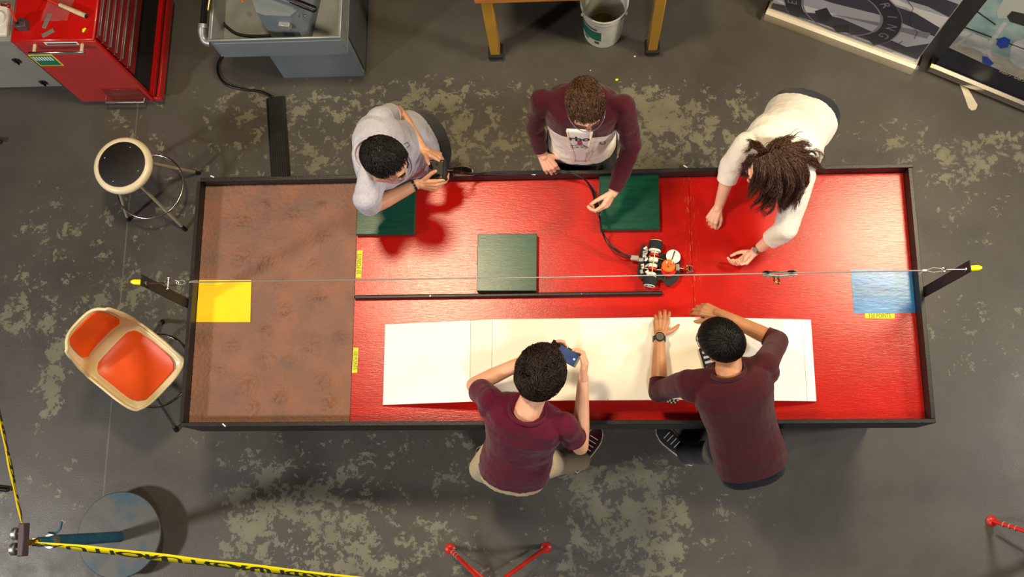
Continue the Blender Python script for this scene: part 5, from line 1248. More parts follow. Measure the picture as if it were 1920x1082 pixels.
def person(label, base, S):
    t = thing('person', label, 'person', base); org = ORIG[t.name]; J = S['J']; sk = M[S['skin']]; sc = S.get('sc', 1.0)
    H, N = J['hip'], J['neck']; rtS = nz(J['shR'] - J['shL']) ; rtH = nz(S.get('rtH', rtS))
    F = headframe(*S['look']); hc = J['head']
    # --- body: head, neck, trunk, legs and both arms down to the fingertips
    hb = MB(); hs = S.get('hs', 1.0); head(hb, hc, F, hs)
    nk = hc + F @ (V(0, -.030, -.070) * hs); hb.cap(N + nz(N - H) * -.02, nk, .062 * sc, .054 * sc, 16, 4); hb.cap(N * .85 + J['shL'] * .15 - nz(N - H) * .05, N * .85 + J['shR'] * .15 - nz(N - H) * .05, .055 * sc, .055 * sc)
    parts = [remesh(hb, .0042, 3, origin=org)]
    tb = MB(); torso(tb, H, N, rtH, rtS, (.90 * sc, .90 * sc), 0, -.15, .97, S.get('bow', 0))
    for s in 'LR':
        tb.cap(J['hip' + s], J['kn' + s], .072 * sc, .050 * sc); tb.cap(J['kn' + s], J['an' + s], .050 * sc, .036 * sc); tb.cap(N - nz(N - H) * .06, J['sh' + s], .050, .046)
    parts.append(remesh(tb, .011, 2, origin=org))
    for s in 'LR':
        ab = MB(); sh, el, wr = J['sh' + s], J['el' + s], J['wr' + s]; k = S.get('arm', 1.0); am = el + (wr - el) * .30
        ab.cap(sh, el, .046 * k, .038 * k, 16, 4); ab.cap(el, am, .038 * k, .0395 * k, 16, 4); ab.cap(am, wr, .0395 * k, .0265 * k, 16, 4)
        hd = S['hand' + s]; ab.cap(wr, wr + nz(hd['d']) * .02, .0255 * k, .024 * k, 14, 4); hand(ab, wr + nz(hd['d']) * .006, sc=hd.get('sc', S.get('hsc', 1.0)), **{q: v for q, v in hd.items() if q != 'sc'})
        parts.append(remesh(ab, .0030, 2, origin=org))
    body = obj('body', join_meshes(parts, 'body'), sk, t)
    # --- face details
    L = lambda x, y, z: hc + F @ (V(x, y, z) * hs)
    for s in (-1, 1):
        e = obj('eye', MB().ell(L(.032 * s, .079, -.001), V(.0135, .0105, .0085), F, 14, 10), M['eye_white'], body, 180); obj('iris', MB().ell(L(.032 * s, .0865, -.003), V(.0055, .0045, .0055), F, 10, 8), M['iris'], e, 180)
        obj('eyebrow', MB().tube([L(.014 * s, .101, .022), L(.033 * s, .096, .027), L(.050 * s, .082, .021)], [.0035, .004, .002], 6, flat=1.0), M[S['hair']], body, 180)
    obj('lips', MB().ell(L(0, .0985, -.067), V(.021, .006, .0045), F, 14, 8).ell(L(0, .097, -.075), V(.018, .006, .005), F, 14, 8), M['lips'], body, 180)
    # --- clothing
    cb = MB(); g = S.get('loose', .012); torso(cb, H, N, rtH, rtS, (sc * .95, sc * .95), g, S.get('hem', -.16), .985, S.get('bow', 0))
    ax = nz(N - H)
    for s in 'LR':
        sh, el, wr = J['sh' + s], J['el' + s], J['wr' + s]; k = S.get('arm', 1.0) * S.get('slv', 1.0); m_ = S['sleeve']
        cb.cap(N - ax * .055, sh - ax * .004, .056 * sc, .057 * sc, 18, 4); cb.cap(N - ax * .14, sh - ax * .05, .070 * sc, .058 * sc, 18, 4)
        if m_ == 'short':
            e = sh + (el - sh) * .60; cb.cap(sh, sh + (el - sh) * .3, .060 * k, .058 * k, 18, 4); cb.cyl(sh + (el - sh) * .2, e, .058 * k, .059 * k, 22)
        else:
            fr = m_[s]; e = el + (wr - el) * fr; cb.cap(sh, el, .060 * k, .050 * k, 18, 4); cb.cap(el, el + (e - el) * .8, .051 * k, (.051 - .012 * fr) * k, 18, 4); cb.cyl(el + (e - el) * .5, e, (.050 - .008 * fr) * k, (.049 - .013 * fr) * k, 22)
    for a_, b_, r1, r2 in S.get('folds', []): cb.cap(a_, b_, r1, r2)
    gar = obj(S['garment'], remesh(cb, .0052, 4, S.get('wr', .010), S.get('wrs', .09), org), S['shirt_mat'], t)
    # collar and hems
    c0 = N + ax * S.get('collar', -.006); Fc = frame(nz(nk - N) * .25 + ax * .9, rtS)
    if S.get('collar_r'): obj('collar', MB().torus(c0, S['collar_r'], S.get('collar_t', .007), Fc, 32, 8), S.get('collar_mat', S['shirt_mat']), gar, 180)
    for s in 'LR':
        sh, el, wr = J['sh' + s], J['el' + s], J['wr' + s]; k = S.get('arm', 1.0) * S.get('slv', 1.0)
        if S['sleeve'] == 'short': e = sh + (el - sh) * .595; obj('sleeve_hem', MB().torus(e, .0555 * k, .0045, frame(el - sh), 28, 8), S.get('hem_mat', S['shirt_mat']), gar, 180)
        else:
            fr = S['sleeve'][s]; e = el + (wr - el) * (fr * .97); obj('cuff', MB().cyl(e - nz(wr - el) * .022, e + nz(wr - el) * .022, (.050 - .012 * fr) * k, (.048 - .014 * fr) * k, 24), S.get('hem_mat', S['shirt_mat']), gar, 50)
    tr = MB(); rt = nz(rtH - ax * np.dot(rtH, ax))
    torso(tr, H, N, rtH, rtS, (sc * .95, sc * .95), .002 + S.get('trgrow', 0), -.36, .02, 0)
    for s in 'LR':
        tr.cap(J['hip' + s], J['kn' + s], .094 * sc, .070 * sc, 18, 4); tr.cap(J['kn' + s], J['an' + s], .070 * sc, .056 * sc, 18, 4); tr.cyl(J['kn' + s] * .3 + J['an' + s] * .7, J['an' + s] + nz(J['an' + s] - J['kn' + s]) * .01, .058 * sc, .060 * sc, 20)
    obj('trousers', remesh(tr, .0075, 4, .005, .10, org), M[S['trousers']], t)
    for s in 'LR':
        h_, to_ = S['foot' + s]; shoe(t, h_, to_, *S['shoe'], J['an' + s])
    return t, body, gar, L, F, N, nk
def short_hair(t, body, hc, F, sc, m_, rng, grow, **kw):
    Fs = F * sc
    o = obj('hair', hair_cap(hc, Fs, grow), M[m_], t, 180); obj('hair_strands', strands(hc, Fs, grow=grow, rng=rng, **kw), M[m_], o, 180, fix=False)['kind'] = 'stuff'
    return o

def legs(J, H, rt, footL, footR, kneeL=None, kneeR=None, w=.092):
    J['hipL'] = H - rt * w - V(0, 0, .06); J['hipR'] = H + rt * w - V(0, 0, .06)
    for s, (he, to) in (('L', footL), ('R', footR)):
        d = nz((to - he) * V(1, 1, 0)); J['an' + s] = he * V(1, 1, 0) + d * .055 + V(0, 0, .11)
        k = kneeL if s == 'L' else kneeR
        J['kn' + s] = k if k is not None else (J['hip' + s] * .5 + J['an' + s] * .5 + d * .03)

# ---------------------------------------------------------------- 1: grey T-shirt, holding the controller
rng = np.random.default_rng(11)
J = dict(head=P(722, 302, 1.575), shL=P(709, 224, 1.375), shR=P(685, 374, 1.36), elL=P(745, 211, 1.115), wrL=P(793, 281, 1.105), elR=P(698, 388, 1.11), wrR=P(783, 345, 1.105), hip=V(-.70, .80, .95))
J['neck'] = (J['shL'] + J['shR']) / 2 + V(.0, 0, .055)
hip = V(-.69, .79, .95); J['hip'] = hip; rtH = nz(V(.30, -.9, 0))
fL = (hip * V(1, 1, 0) + V(-.05, .13, 0), hip * V(1, 1, 0) + V(.20, .17, 0)); fR = (hip * V(1, 1, 0) + V(-.14, -.09, 0), hip * V(1, 1, 0) + V(.10, -.07, 0))
legs(J, hip, rtH, fL, fR)
tip = Fc
S = dict(J=J, skin='skin_a', hair='hair_black', look=((.84, -.40, -.46), (.4, .1, 1.0)), rtH=rtH, garment='t_shirt', shirt_mat=M['grey_tee'], sleeve='short', trousers='black_cloth', shoe=('shoe_black', 'sole_white'), footL=fL, footR=fR, bow=.02,
         collar_r=.078, loose=.018, arm=.98, hem=-.02, trgrow=.012, wr=.012,
         handL=dict(d=P(822, 292, 1.12) - P(793, 281, 1.105), n=(-.25, .75, .5), tv=(.3, -.8, .5), per=[(18, 42, 30), (45, 50, 30), (50, 50, 30), (50, 50, 30)], thumb=((.62, .75, .05), (.62, .80, .0), (.7, .7, -.05))),
         handR=dict(d=P(818, 349, 1.11) - P(783, 345, 1.105), n=(-.05, -.75, .4), tv=(.2, .8, .55), per=[(20, 42, 30), (32, 46, 30), (50, 50, 30), (50, 50, 30)], thumb=((.62, .75, .05), (.66, .78, .0), (.8, .6, -.05))))
t, body, gar, L, F, N, nk = person('person in a grey T-shirt with black hair holding a black controller', (J['hip'][0], J['hip'][1], 0), S)
short_hair(t, body, J['head'], F, 1.0, 'hair_black', rng, .012, n=3800, length=.036, lift=.75, flow=(0, .5, 0), curl=.003, rad=.0017, clump=.3)
glasses(t, J['head'], F, 1.0, 'goggles')
w = J['wrR'] * .93 + J['elR'] * .07; obj('wrist_band', MB().lathe([(.0285, -.006), (.0310, -.006), (.0310, .006), (.0285, .006)], w, frame(J['wrR'] - J['elR']), 28, True), M['black_plastic'], t)
# dark line print on the chest, following the cloth
from mathutils.bvhtree import BVHTree
def on_cloth(g, px, py, lift=.001):
    o_ = ORIG[g.name]; bv = BVHTree.FromPolygons([tuple(v.co) for v in g.data.vertices], [tuple(p.vertices) for p in g.data.polygons]) if g.name not in BV else BV[g.name]; BV[g.name] = bv
    h, n_, _, _ = bv.ray_cast(Vector(CAM_C - o_), Vector(nz(ray(px, py)))); return None if h is None else V(*h) + o_ + V(*n_) * lift
BV = {}
for ln in ([(718, 360), (722, 352), (728, 349), (726, 357), (733, 355), (738, 347)], [(716, 364), (724, 362), (731, 364), (738, 359)], [(726, 346), (732, 343), (731, 350), (740, 352), (745, 346)], [(757, 270), (764, 267), (768, 273), (762, 277)]):
    q = [on_cloth(gar, *p_) for p_ in ln]
    if all(x is not None for x in q): obj('print_line', MB().tube(q, .0022, 5), M['grey_dark'], gar, 180)
# ---------------------------------------------------------------- 2: maroon and white track jacket
rng = np.random.default_rng(12)
J = dict(head=P(1097, 196, 1.60), shL=P(1168, 200, 1.40), shR=P(1018, 190, 1.40), elL=P(1184, 275, 1.17), wrL=P(1152, 356, 1.06), elR=P(1001, 236, 1.14), wrR=P(1015, 287, .985))
J['neck'] = (J['shL'] + J['shR']) / 2 + V(0, -.005, .07); J['hip'] = V(.18, .80, .95); rtH = V(-1, .05, 0)
h0 = J['hip'] * V(1, 1, 0); fL = (h0 + V(.13, .05, 0), h0 + V(.17, -.2, 0)); fR = (h0 + V(-.13, .05, 0), h0 + V(-.17, -.2, 0)); legs(J, J['hip'], nz(rtH), fL, fR)
def jacket_mat():
    m = cloth('track_jacket', (62, 6, 22), .06); nt = m.node_tree; L_ = nt.links.new; b = nt.nodes['Principled BSDF']; src = b.inputs['Base Color'].links[0].from_socket
    tc = nt.nodes.new('ShaderNodeTexCoord'); sx = nt.nodes.new('ShaderNodeSeparateXYZ'); L_(tc.outputs['Object'], sx.inputs[0])
    def mth(op, a, v=None, c=None):
        n = nt.nodes.new('ShaderNodeMath'); n.operation = op
        for i, q in ((0, a), (1, v)):
            if q is None: continue
            if isinstance(q, (int, float)): n.inputs[i].default_value = q
            else: L_(q, n.inputs[i])
        return n.outputs[0]
    x = mth('SUBTRACT', sx.outputs[0], .002); ax_ = mth('ABSOLUTE', x)
    front = mth('LESS_THAN', sx.outputs[1], .02)
    lim = mth('ADD', mth('MULTIPLY', ax_, -.18), 1.315)            # the chest seam slopes down towards the arms
    low = mth('LESS_THAN', sx.outputs[2], lim); inn = mth('MULTIPLY', mth('LESS_THAN', ax_, .172), mth('GREATER_THAN', sx.outputs[1], -.178))
    f = mth('MULTIPLY', mth('MULTIPLY', front, low), inn)
    mx = nt.nodes.new('ShaderNodeMix'); mx.data_type = 'RGBA'; L_(f, mx.inputs[0]); L_(src, mx.inputs[6]); mx.inputs[7].default_value = lin((232, 226, 214)); L_(mx.outputs[2], b.inputs['Base Color'])
    return m
M['jacket'] = jacket_mat()
S = dict(J=J, skin='skin_b', hair='hair_brown', look=((.16, -.94, -.40), (.05, -.40, 1.0)), rtH=rtH, garment='track_jacket', shirt_mat=M['jacket'], hem_mat=cloth('maroon_rib', (62, 6, 22)), sleeve=dict(L=.92, R=.78), trousers='navy_cloth', shoe=('shoe_black', 'sole_white'), footL=fL, footR=fR,
         loose=.020, arm=1.0, hem=-.06, wr=.016,
         handR=dict(d=P(1031, 313, .945) - P(1015, 287, .985), n=(-.1, -.15, 1), tv=(.8, .25, .05), per=[(35, 50, 30), (38, 52, 30), (40, 52, 30), (42, 52, 30)], thumb=((.70, .66, -.12), (.72, .68, -.18), (.75, .55, -.3))),
         handL=dict(d=P(1139, 380, 1.035) - P(1152, 356, 1.06), n=(.95, -.25, .35), tv=(-.45, .1, .85), per=[(28, 45, 30), (32, 50, 30), (36, 52, 30), (40, 55, 30)], thumb=((.72, .55, -.35), (.80, .30, -.45), (.85, .05, -.45))))
t, body, gar, L, F, N, nk = person('person in a maroon and white zip jacket feeding out the cable', (.18, .80, 0), S)
short_hair(t, body, J['head'], F, 1.0, 'hair_brown', rng, .016, n=4200, length=.042, lift=.40, flow=(.15, .7, .1), curl=.005, rad=.0016, side_short=.75, clump=.5)
glasses(t, J['head'], F, 1.0, 'goggles')
# T-shirt seen in the open front, with its print, and the jacket's zip edges: follow the jacket's own front surface
def front_y(me, org, x, z):
    best = None
    for v in me:
        if abs(v[0] + org[0] - x) < .012 and abs(v[2] + org[2] - z) < .012 and (best is None or v[1] < best): best = v[1]
    return None if best is None else best + org[1]
cov = np.zeros(len(gar.data.vertices) * 3); gar.data.vertices.foreach_get('co', cov); cov = cov.reshape(-1, 3); cov = cov[cov[:, 1] < .05]; org = ORIG[gar.name]
def front_strip(x0f, x1f, z0, z1, off, nx=7, nz_=16):
    mb = MB()
    for j in range(nz_):
        z = z0 + (z1 - z0) * j / (nz_ - 1)
        for i in range(nx):
            x = x0f(z) + (x1f(z) - x0f(z)) * i / (nx - 1); y = front_y(cov, org, x, z); mb.v.append([x, y, z])
    ys = [v[1] for v in mb.v if v[1] is not None]
    for v in mb.v: v[1] = (v[1] if v[1] is not None else min(ys)) - off; 
    A = np.array(mb.v).reshape(nz_, nx, 3)
    for _ in range(4): A[1:-1, :, 1] = (A[:-2, :, 1] + 2 * A[1:-1, :, 1] + A[2:, :, 1]) / 4
    back = A.copy(); back[:, :, 1] += .006
    mb.v = [tuple(p_) for p_ in A.reshape(-1, 3)] + [tuple(p_) for p_ in back.reshape(-1, 3)]; n_ = nx * nz_
    mb.f = [(j * nx + i, j * nx + i + 1, (j + 1) * nx + i + 1, (j + 1) * nx + i) for j in range(nz_ - 1) for i in range(nx - 1)]
    for j in range(nz_ - 1):
        for i in (0, nx - 1): a = j * nx + i; mb.f.append((a, a + nx, n_ + a + nx, n_ + a))
    for i in range(nx - 1):
        for j in (0, nz_ - 1): a = j * nx + i; mb.f.append((a, a + 1, n_ + a + 1, n_ + a))
    return mb, A
xc = .172
mbt, A = front_strip(lambda z: xc - .030 - .045 * max(0, (z - 1.0) / .45), lambda z: xc + .028 + .03 * max(0, (z - 1.0) / .45), .98, 1.385, .003)
tee = obj('t_shirt', mbt, M['white_tee'], t, 180)
for k in (0, -1): obj('zip_edge', MB().tube([p_ + V(0, -.004, 0) for p_ in A[:, k]], .0018, 6), M['cream_enamel'], gar, 180)
def on_tee(u, v, lift=.0015):
    nz_, nx = A.shape[:2]; a = min(max(v * (nz_ - 1), 0), nz_ - 1.001); b = min(max(u * (nx - 1), 0), nx - 1.001); i, j = int(a), int(b); fa, fb = a - i, b - j
    return (A[i, j] * (1 - fa) * (1 - fb) + A[i + 1, j] * fa * (1 - fb) + A[i, j + 1] * (1 - fa) * fb + A[i + 1, j + 1] * fa * fb) + V(0, -lift, 0)
def tee_print(mb2, m_, name):
    q = MB(); q.v = [tuple(on_tee(x, y)) for x, y, z in mb2.v]; q.f = mb2.f; obj(name, q, m_, tee, 0, fix=False)
def placed(mb2, u0, u1, v0, v1):
    a = np.array(mb2.v); lo, hi = a.min(0), a.max(0); q = MB(); q.v = [(u0 + (x - lo[0]) / (hi[0] - lo[0]) * (u1 - u0), v0 + (y - lo[1]) / (hi[1] - lo[1]) * (v1 - v0), 0) for x, y, z in a]; q.f = mb2.f; return q
tee_print(placed(text_mb('rbo', .1, (0, 0, 0), I3, 0, offset=.003), .04, .96, .74, .86), M['navy_cloth'], 'print_lettering')
tee_print(placed(text_mb('1894', .1, (0, 0, 0), I3, 0, spacing=1.2), .06, .94, .49, .53), M['navy_cloth'], 'print_lettering')
M['print_red'] = cloth('print_red', (172, 20, 28))
for poly, mm, nm in (([(.36, .46), (.64, .46), (.60, .58), (.54, .62), (.46, .62), (.40, .58)], 'print_red', 'print_figure'), ([(.0, .39), (.99, .35), (.99, .37), (.5, .405), (.0, .415)], 'navy_cloth', 'print_bar'), ([(.0, .30), (.99, .29), (.99, .305), (.0, .32)], 'navy_cloth', 'print_bar'),
                     ([(.20, .41), (.26, .41), (.42, .47), (.38, .47)], 'navy_cloth', 'print_bar'), ([(.74, .40), (.80, .40), (.62, .47), (.58, .47)], 'navy_cloth', 'print_bar'), ([(.44, .42), (.50, .46), (.56, .42), (.60, .42), (.50, .48), (.40, .42)], 'navy_cloth', 'print_bar')):
    q = MB(); q.v = [(x, y + .155, 0) for x, y in poly]; q.f = [tuple(range(len(poly)))]; tee_print(q, M[mm], nm)
# wreath badge on the chest
bx_, bz_ = xc + .105, 1.215; by = front_y(cov, org, bx_, bz_) or .66
obj('chest_badge', MB().tube([V(bx_ + .014 * math.cos(a), by - .002, bz_ + .016 * math.sin(a)) for a in np.linspace(math.radians(120), math.radians(420), 16)], .0018, 6), M['navy_cloth'], gar, 180)

# ---------------------------------------------------------------- 3: white sweater, long wavy hair, leaning far over the table
rng = np.random.default_rng(13)
J = dict(head=P(1441, 316, 1.31), shL=P(1503, 330, 1.215), shR=P(1402, 272, 1.23), elL=P(1474, 428, 1.06), wrL=P(1417, 470, .885), elR=P(1372, 308, 1.08), wrR=P(1348, 386, .885), hip=P(1497, 232, .98))
J['neck'] = (J['shL'] + J['shR']) / 2 + nz((J['shL'] + J['shR']) / 2 - J['hip']) * .02 + V(0, 0, .045); rtH = nz(V(-.95, .30, 0))
h0 = J['hip'] * V(1, 1, 0); fL = (h0 + V(.12, .0, 0), h0 + V(.10, -.25, 0)); fR = (h0 + V(-.10, .06, 0), h0 + V(-.13, -.19, 0)); legs(J, J['hip'], rtH, fL, fR, w=.085)
S = dict(J=J, skin='skin_c', hair='hair_girl', look=((-.88, -.34, -.36), (-.30, -.05, 1.0)), rtH=rtH, garment='sweater', shirt_mat=M['white_knit'], sleeve=dict(L=.42, R=.30), trousers='navy_cloth', shoe=('shoe_black', 'sole_white'), footL=fL, footR=fR, sc=.96, hs=.95, arm=.92, hsc=.90, slv=1.22,
         loose=.028, hem=-.13, wr=.018, wrs=.12, bow=.02, trgrow=.018, collar_r=.066,
         handR=dict(d=P(1334, 413, .865) - P(1348, 386, .885), n=(-.35, -.1, .95), tv=(.8, -.3, -.1), per=[(55, 75, 40), (58, 75, 40), (60, 75, 40), (62, 75, 40)], thumb=((.8, .5, -.3), (.85, .1, -.5), (.8, -.3, -.5))),
         handL=dict(d=P(1391, 493, .858) - P(1417, 470, .885), n=(.25, -.55, -.75), tv=(-.35, .8, .3), per=[(28, 42, 25), (32, 45, 25), (36, 48, 25), (40, 50, 25)], thumb=((.70, .60, -.3), (.9, .3, -.3), (.95, .1, -.25))))
t, body, gar, L, F, N, nk = person('person in a white sweater with long wavy hair leaning over the table', (J['hip'][0], J['hip'][1], 0), S)
hc = J['head']; hair = obj('hair', hair_cap(hc, F * .95, .014), M['hair_girl'], t, 180)
GU = [([(1441, 289, 1.413), (1452, 318, 1.40), (1447, 350, 1.33), (1430, 374, 1.22), (1416, 392, 1.10)], 1.0, .014), ([(1452, 287, 1.413), (1474, 318, 1.395), (1474, 350, 1.32), (1462, 376, 1.22), (1468, 394, 1.10)], 1.1, .014),
      ([(1460, 284, 1.41), (1494, 305, 1.385), (1504, 335, 1.31), (1494, 360, 1.21), (1486, 390, 1.10)], 1.1, .014), ([(1463, 282, 1.405), (1500, 292, 1.375), (1526, 302, 1.30), (1542, 316, 1.20)], .9, .013),
      ([(1463, 281, 1.405), (1492, 276, 1.37), (1520, 278, 1.31), (1534, 294, 1.23)], .7, .012), ([(1458, 281, 1.40), (1480, 266, 1.365), (1504, 260, 1.30), (1522, 274, 1.24)], .55, .012),
      ([(1432, 290, 1.41), (1425, 275, 1.375), (1412, 268, 1.31), (1398, 282, 1.23)], .5, .011), ([(1420, 297, 1.40), (1405, 300, 1.36), (1395, 315, 1.28), (1388, 334, 1.20)], .35, .008),
      ([(1428, 294, 1.41), (1433, 325, 1.385), (1430, 352, 1.31), (1420, 378, 1.20)], .9, .013), ([(1447, 286, 1.413), (1462, 312, 1.40), (1462, 345, 1.34), (1447, 368, 1.26), (1444, 386, 1.14)], 1.0, .013),
      ([(1457, 284, 1.41), (1484, 308, 1.395), (1490, 342, 1.32), (1478, 372, 1.22), (1480, 384, 1.14)], 1.0, .013), ([(1440, 288, 1.41), (1450, 272, 1.39), (1465, 262, 1.34), (1490, 266, 1.28)], .5, .011), ([(1422, 296, 1.40), (1420, 318, 1.375), (1413, 345, 1.29), (1408, 368, 1.20)], .35, .008)]
obj('hair_strands', guide_hair(GU, 30, .0012, .012, .011, rng, 10), M['hair_girl'], hair, 180, fix=False)['kind'] = 'stuff'
obj('parting', MB().tube(smooth_path([P(1417, 300, 1.405), P(1432, 293, 1.418), P(1450, 286, 1.418), P(1464, 283, 1.408)]), .0022, 6), M['skin_c'], hair, 180)
glasses(t, hc, F, .95, 'wire')
w = J['wrL'] * .90 + J['elL'] * .10; Fw = frame(J['wrL'] - J['elL'], (0, 0, 1))
wt = obj('watch', MB().lathe([(.0270, -.008), (.0300, -.008), (.0300, .008), (.0270, .008)], w, Fw, 28, True), M['brass'], t, label='slim gold wrist watch'); obj('watch_case', MB().cyl(w + Fw[:, 0] * .027, w + Fw[:, 0] * .035, .013, n=20, xh=(0, 1, 0)), M['steel'], wt)

# ---------------------------------------------------------------- 4: maroon T-shirt, photographing with a phone
rng = np.random.default_rng(14)
J = dict(head=P(1014, 700, 1.40), shL=P(921, 752, 1.29), shR=P(1058, 797, 1.28), elL=P(889, 722, 1.06), wrL=P(1004, 668, 1.15), elR=P(1088, 838, 1.085), wrR=P(1093, 716, 1.17), hip=P(969, 861, .93))
J['neck'] = (J['shL'] + J['shR']) / 2 + nz((J['shL'] + J['shR']) / 2 - J['hip']) * .015 + V(0, 0, .05); rtH = nz(V(1, -.12, 0))
fL = (P(946, 915, 0), P(900, 842, 0)); fR = (P(1078, 880, 0), P(1120, 812, 0)); legs(J, J['hip'], rtH, fL, fR, P(904, 878, .55), P(1040, 868, .48), w=.10)
phc = P(1058, 663, 1.225); Fp = np.stack([nz(V(.62, -.72, .10)), nz(np.cross(nz(V(-.25, -.12, 1)), nz(V(.62, -.72, .10)))), np.zeros(3)], 1)
pn = nz(V(-.20, -.50, 1.0)); px_ = nz(V(.85, -.50, 0) - pn * np.dot(V(.85, -.50, 0), pn)); py_ = np.cross(pn, px_); Fp = np.stack([px_, py_, pn], 1)
S = dict(J=J, skin='skin_d', hair='hair_dark', look=((.30, .80, -.52), (.10, .42, 1.0)), rtH=rtH, garment='t_shirt', shirt_mat=M['maroon_tee'], sleeve='short', trousers='khaki', shoe=('shoe_maroon', 'sole_white'), footL=fL, footR=fR, loose=.016, hem=-.22, wr=.014, collar_r=.082, bow=-.01,
         handR=dict(d=P(1098, 686, 1.20) - P(1093, 716, 1.17), n=(.95, -.1, -.1), tv=(-.1, -.25, .95), per=[(18, 40, 30), (24, 45, 30), (32, 50, 30), (40, 52, 30)], thumb=((.85, .35, -.15), (.95, .15, -.2), (.9, .0, -.4))),
         handL=dict(d=P(1034, 648, 1.19) - P(1004, 668, 1.15), n=(-.5, .6, -.2), tv=(.3, -.1, .9), per=[(5, 20, 15), (15, 35, 25), (25, 45, 30), (35, 50, 30)], thumb=((.8, .5, -.2), (.9, .3, -.2), (.9, .1, -.3))))
t, body, gar, L, F, N, nk = person('person in a maroon T-shirt and khaki trousers holding up a phone', (J['hip'][0], J['hip'][1], 0), S)
short_hair(t, body, J['head'], F, 1.02, 'hair_dark', rng, .028, n=4800, length=.075, lift=.42, flow=(.25, .35, .0), curl=.006, rad=.0019, clump=.6)
ph = thing('smartphone', 'black smartphone with a lit camera screen held by the person in the maroon T-shirt', 'phone', phc)
obj('case', MB().box(phc, (.148, .073, .009), Fp, .003), M['black_plastic'], ph)
sc_ = obj('screen', MB().box(phc + Fp @ V(.018, 0, .0047), (.100, .064, .0010), Fp), mat('phone_screen', (50, 62, 92), .15, emit=((70, 86, 130), .5)), ph, 0)
obj('shutter_button', MB().cyl(phc + Fp @ V(.052, 0, .0052), phc + Fp @ V(.052, 0, .0060), .0055, n=16), mat('shutter', (200, 210, 230), .3, emit=((200, 210, 235), .5)), sc_)
obj('status_dot', MB().cyl(phc + Fp @ V(-.045, .004, .0048), phc + Fp @ V(-.045, .004, .0056), .005, n=14), M['lime'], ph)
obj('bezel_strip', MB().box(phc + Fp @ V(.069, 0, .0048), (.006, .064, .001), Fp), M['grey_light'], ph)

# ---------------------------------------------------------------- 5: maroon knit sweater, both hands on the ramp
rng = np.random.default_rng(15)
J = dict(head=P(1351, 640, 1.355), shL=P(1290, 716, 1.255), shR=P(1435, 683, 1.26), elL=P(1236, 735, 1.03), wrL=P(1236, 633, .985), elR=P(1458, 640, 1.03), wrR=P(1352, 590, .985), hip=P(1400, 836, .93))
J['neck'] = (J['shL'] + J['shR']) / 2 + nz((J['shL'] + J['shR']) / 2 - J['hip']) * .01 + V(0, 0, .05); rtH = nz(V(1, .12, 0))
fL = (P(1298, 866, 0), P(1246, 816, 0)); fR = (P(1440, 850, 0), P(1442, 800, 0)); legs(J, J['hip'], rtH, fL, fR, P(1340, 848, .50), None, w=.10)
S = dict(J=J, skin='skin_e', hair='hair_black', look=((-.66, .60, -.50), (-.25, .35, 1.0)), rtH=rtH, garment='sweater', shirt_mat=M['maroon_knit'], sleeve=dict(L=.16, R=.14), trousers='denim', shoe=('shoe_grey', 'sole_white'), footL=fL, footR=fR, loose=.016, hem=-.22, wr=.012, wrs=.12, collar_r=.074, collar_t=.010, bow=-.01,
         handL=dict(d=P(1240, 606, .965) - P(1236, 633, .985), n=(0, -.2, 1), tv=(.9, .1, 0), per=[(12, 25, 20), (14, 28, 22), (16, 30, 22), (18, 32, 24)], thumb=((.55, .80, -.1), (.75, .62, -.15), (.85, .45, -.2))),
         handR=dict(d=P(1327, 582, .965) - P(1352, 590, .985), n=(-.1, .25, .95), tv=(-.2, -.85, 0), per=[(20, 45, 30), (22, 48, 30), (26, 50, 30), (30, 52, 30)], thumb=((.75, .62, -.2), (.85, .4, -.2), (.9, .2, -.25))))
t, body, gar, L, F, N, nk = person('person in a dark maroon knit sweater resting both hands on the white ramp', (J['hip'][0], J['hip'][1], 0), S)
short_hair(t, body, J['head'], F, .99, 'hair_black', rng, .013, n=4600, length=.085, lift=.12, flow=(.1, .3, -.1), curl=.0015, rad=.0017)
glasses(t, J['head'], F, 1.0, 'wire')
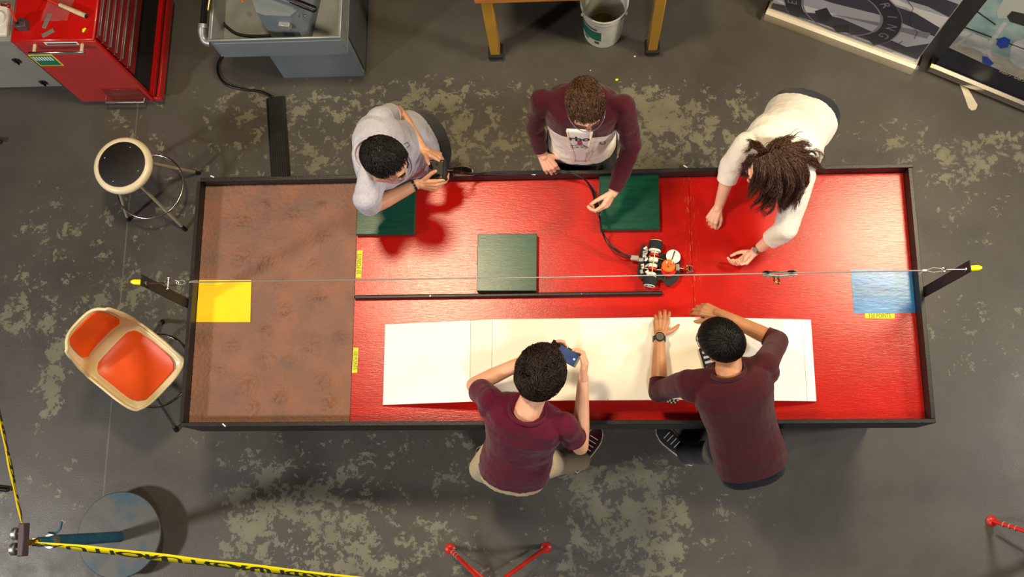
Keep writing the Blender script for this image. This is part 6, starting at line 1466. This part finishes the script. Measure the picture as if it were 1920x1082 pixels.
# chequered lining showing at the pushed-up elbows
for c, F0 in ((P(1256, 752, 1.015), frame((-.25, -.75, .75), (1, -.25, 0))), (P(1467, 652, 1.045), frame((.85, -.1, .55), (.1, 1, 0)))):
    for i in range(-4, 5):
        for j in range(2): obj('cuff_check', MB().box(c + F0 @ V(i * .0085, (j - .5) * .010, -.0011 * i * i), (.0085, .010, .010), F0, .001), M['cream_enamel'] if (i + j) % 2 else M['black_matte'], gar)
# wrist watch
w = J['wrL'] * .97 + J['elL'] * .03; Fw = frame(J['wrL'] - J['elL'], (0, -.1, 1)); wt = obj('watch', MB().lathe([(.0285, -.011), (.0325, -.011), (.0325, .011), (.0285, .011)], w, Fw, 28, True), M['black_plastic'], t, label='chunky black wrist watch')
cw_ = w + Fw[:, 0] * .031; ca_ = obj('watch_case', MB().cyl(cw_ - Fw[:, 0] * .002, cw_ + Fw[:, 0] * .010, .0225, n=28, xh=(0, 1, 0)), M['black_plastic'], wt)
obj('watch_face', MB().cyl(cw_ + Fw[:, 0] * .010, cw_ + Fw[:, 0] * .0106, .018, n=28, xh=(0, 1, 0)), M['grey_dark'], wt)
FF = frame(Fw[:, 0], (0, 1, 0))
for a_ in range(12): q = cw_ + Fw[:, 0] * .011 + FF @ V(.0145 * math.cos(a_ * .5236), .0145 * math.sin(a_ * .5236), 0); obj('hour_mark', MB().box(q, (.004, .0016, .0006), FF @ rotz(a_ * .5236)), M['bench_yellow'], wt)
# phone lying on the ramp in front of the sweater
c = P(1332, 678, .952); Rp = rotz(math.radians(-76)); p2 = thing('smartphone', 'dark smartphone lying on the white ramp in front of the maroon knit sweater', 'phone', c - V(0, 0, .004))
obj('case', MB().box(c, (.15, .075, .008), Rp, .003), M['black_plastic'], p2); s2 = obj('screen', MB().box(c + V(0, 0, .0044), (.135, .066, .0008), Rp), M['navy'], p2, 0)
for k in range(5): obj('screen_row', MB().box(c + V(0, 0, .0052) + Rp @ V(-.05 + k * .025, 0, 0), (.012, .054, .0006), Rp), M['print_grey'], s2, 0)
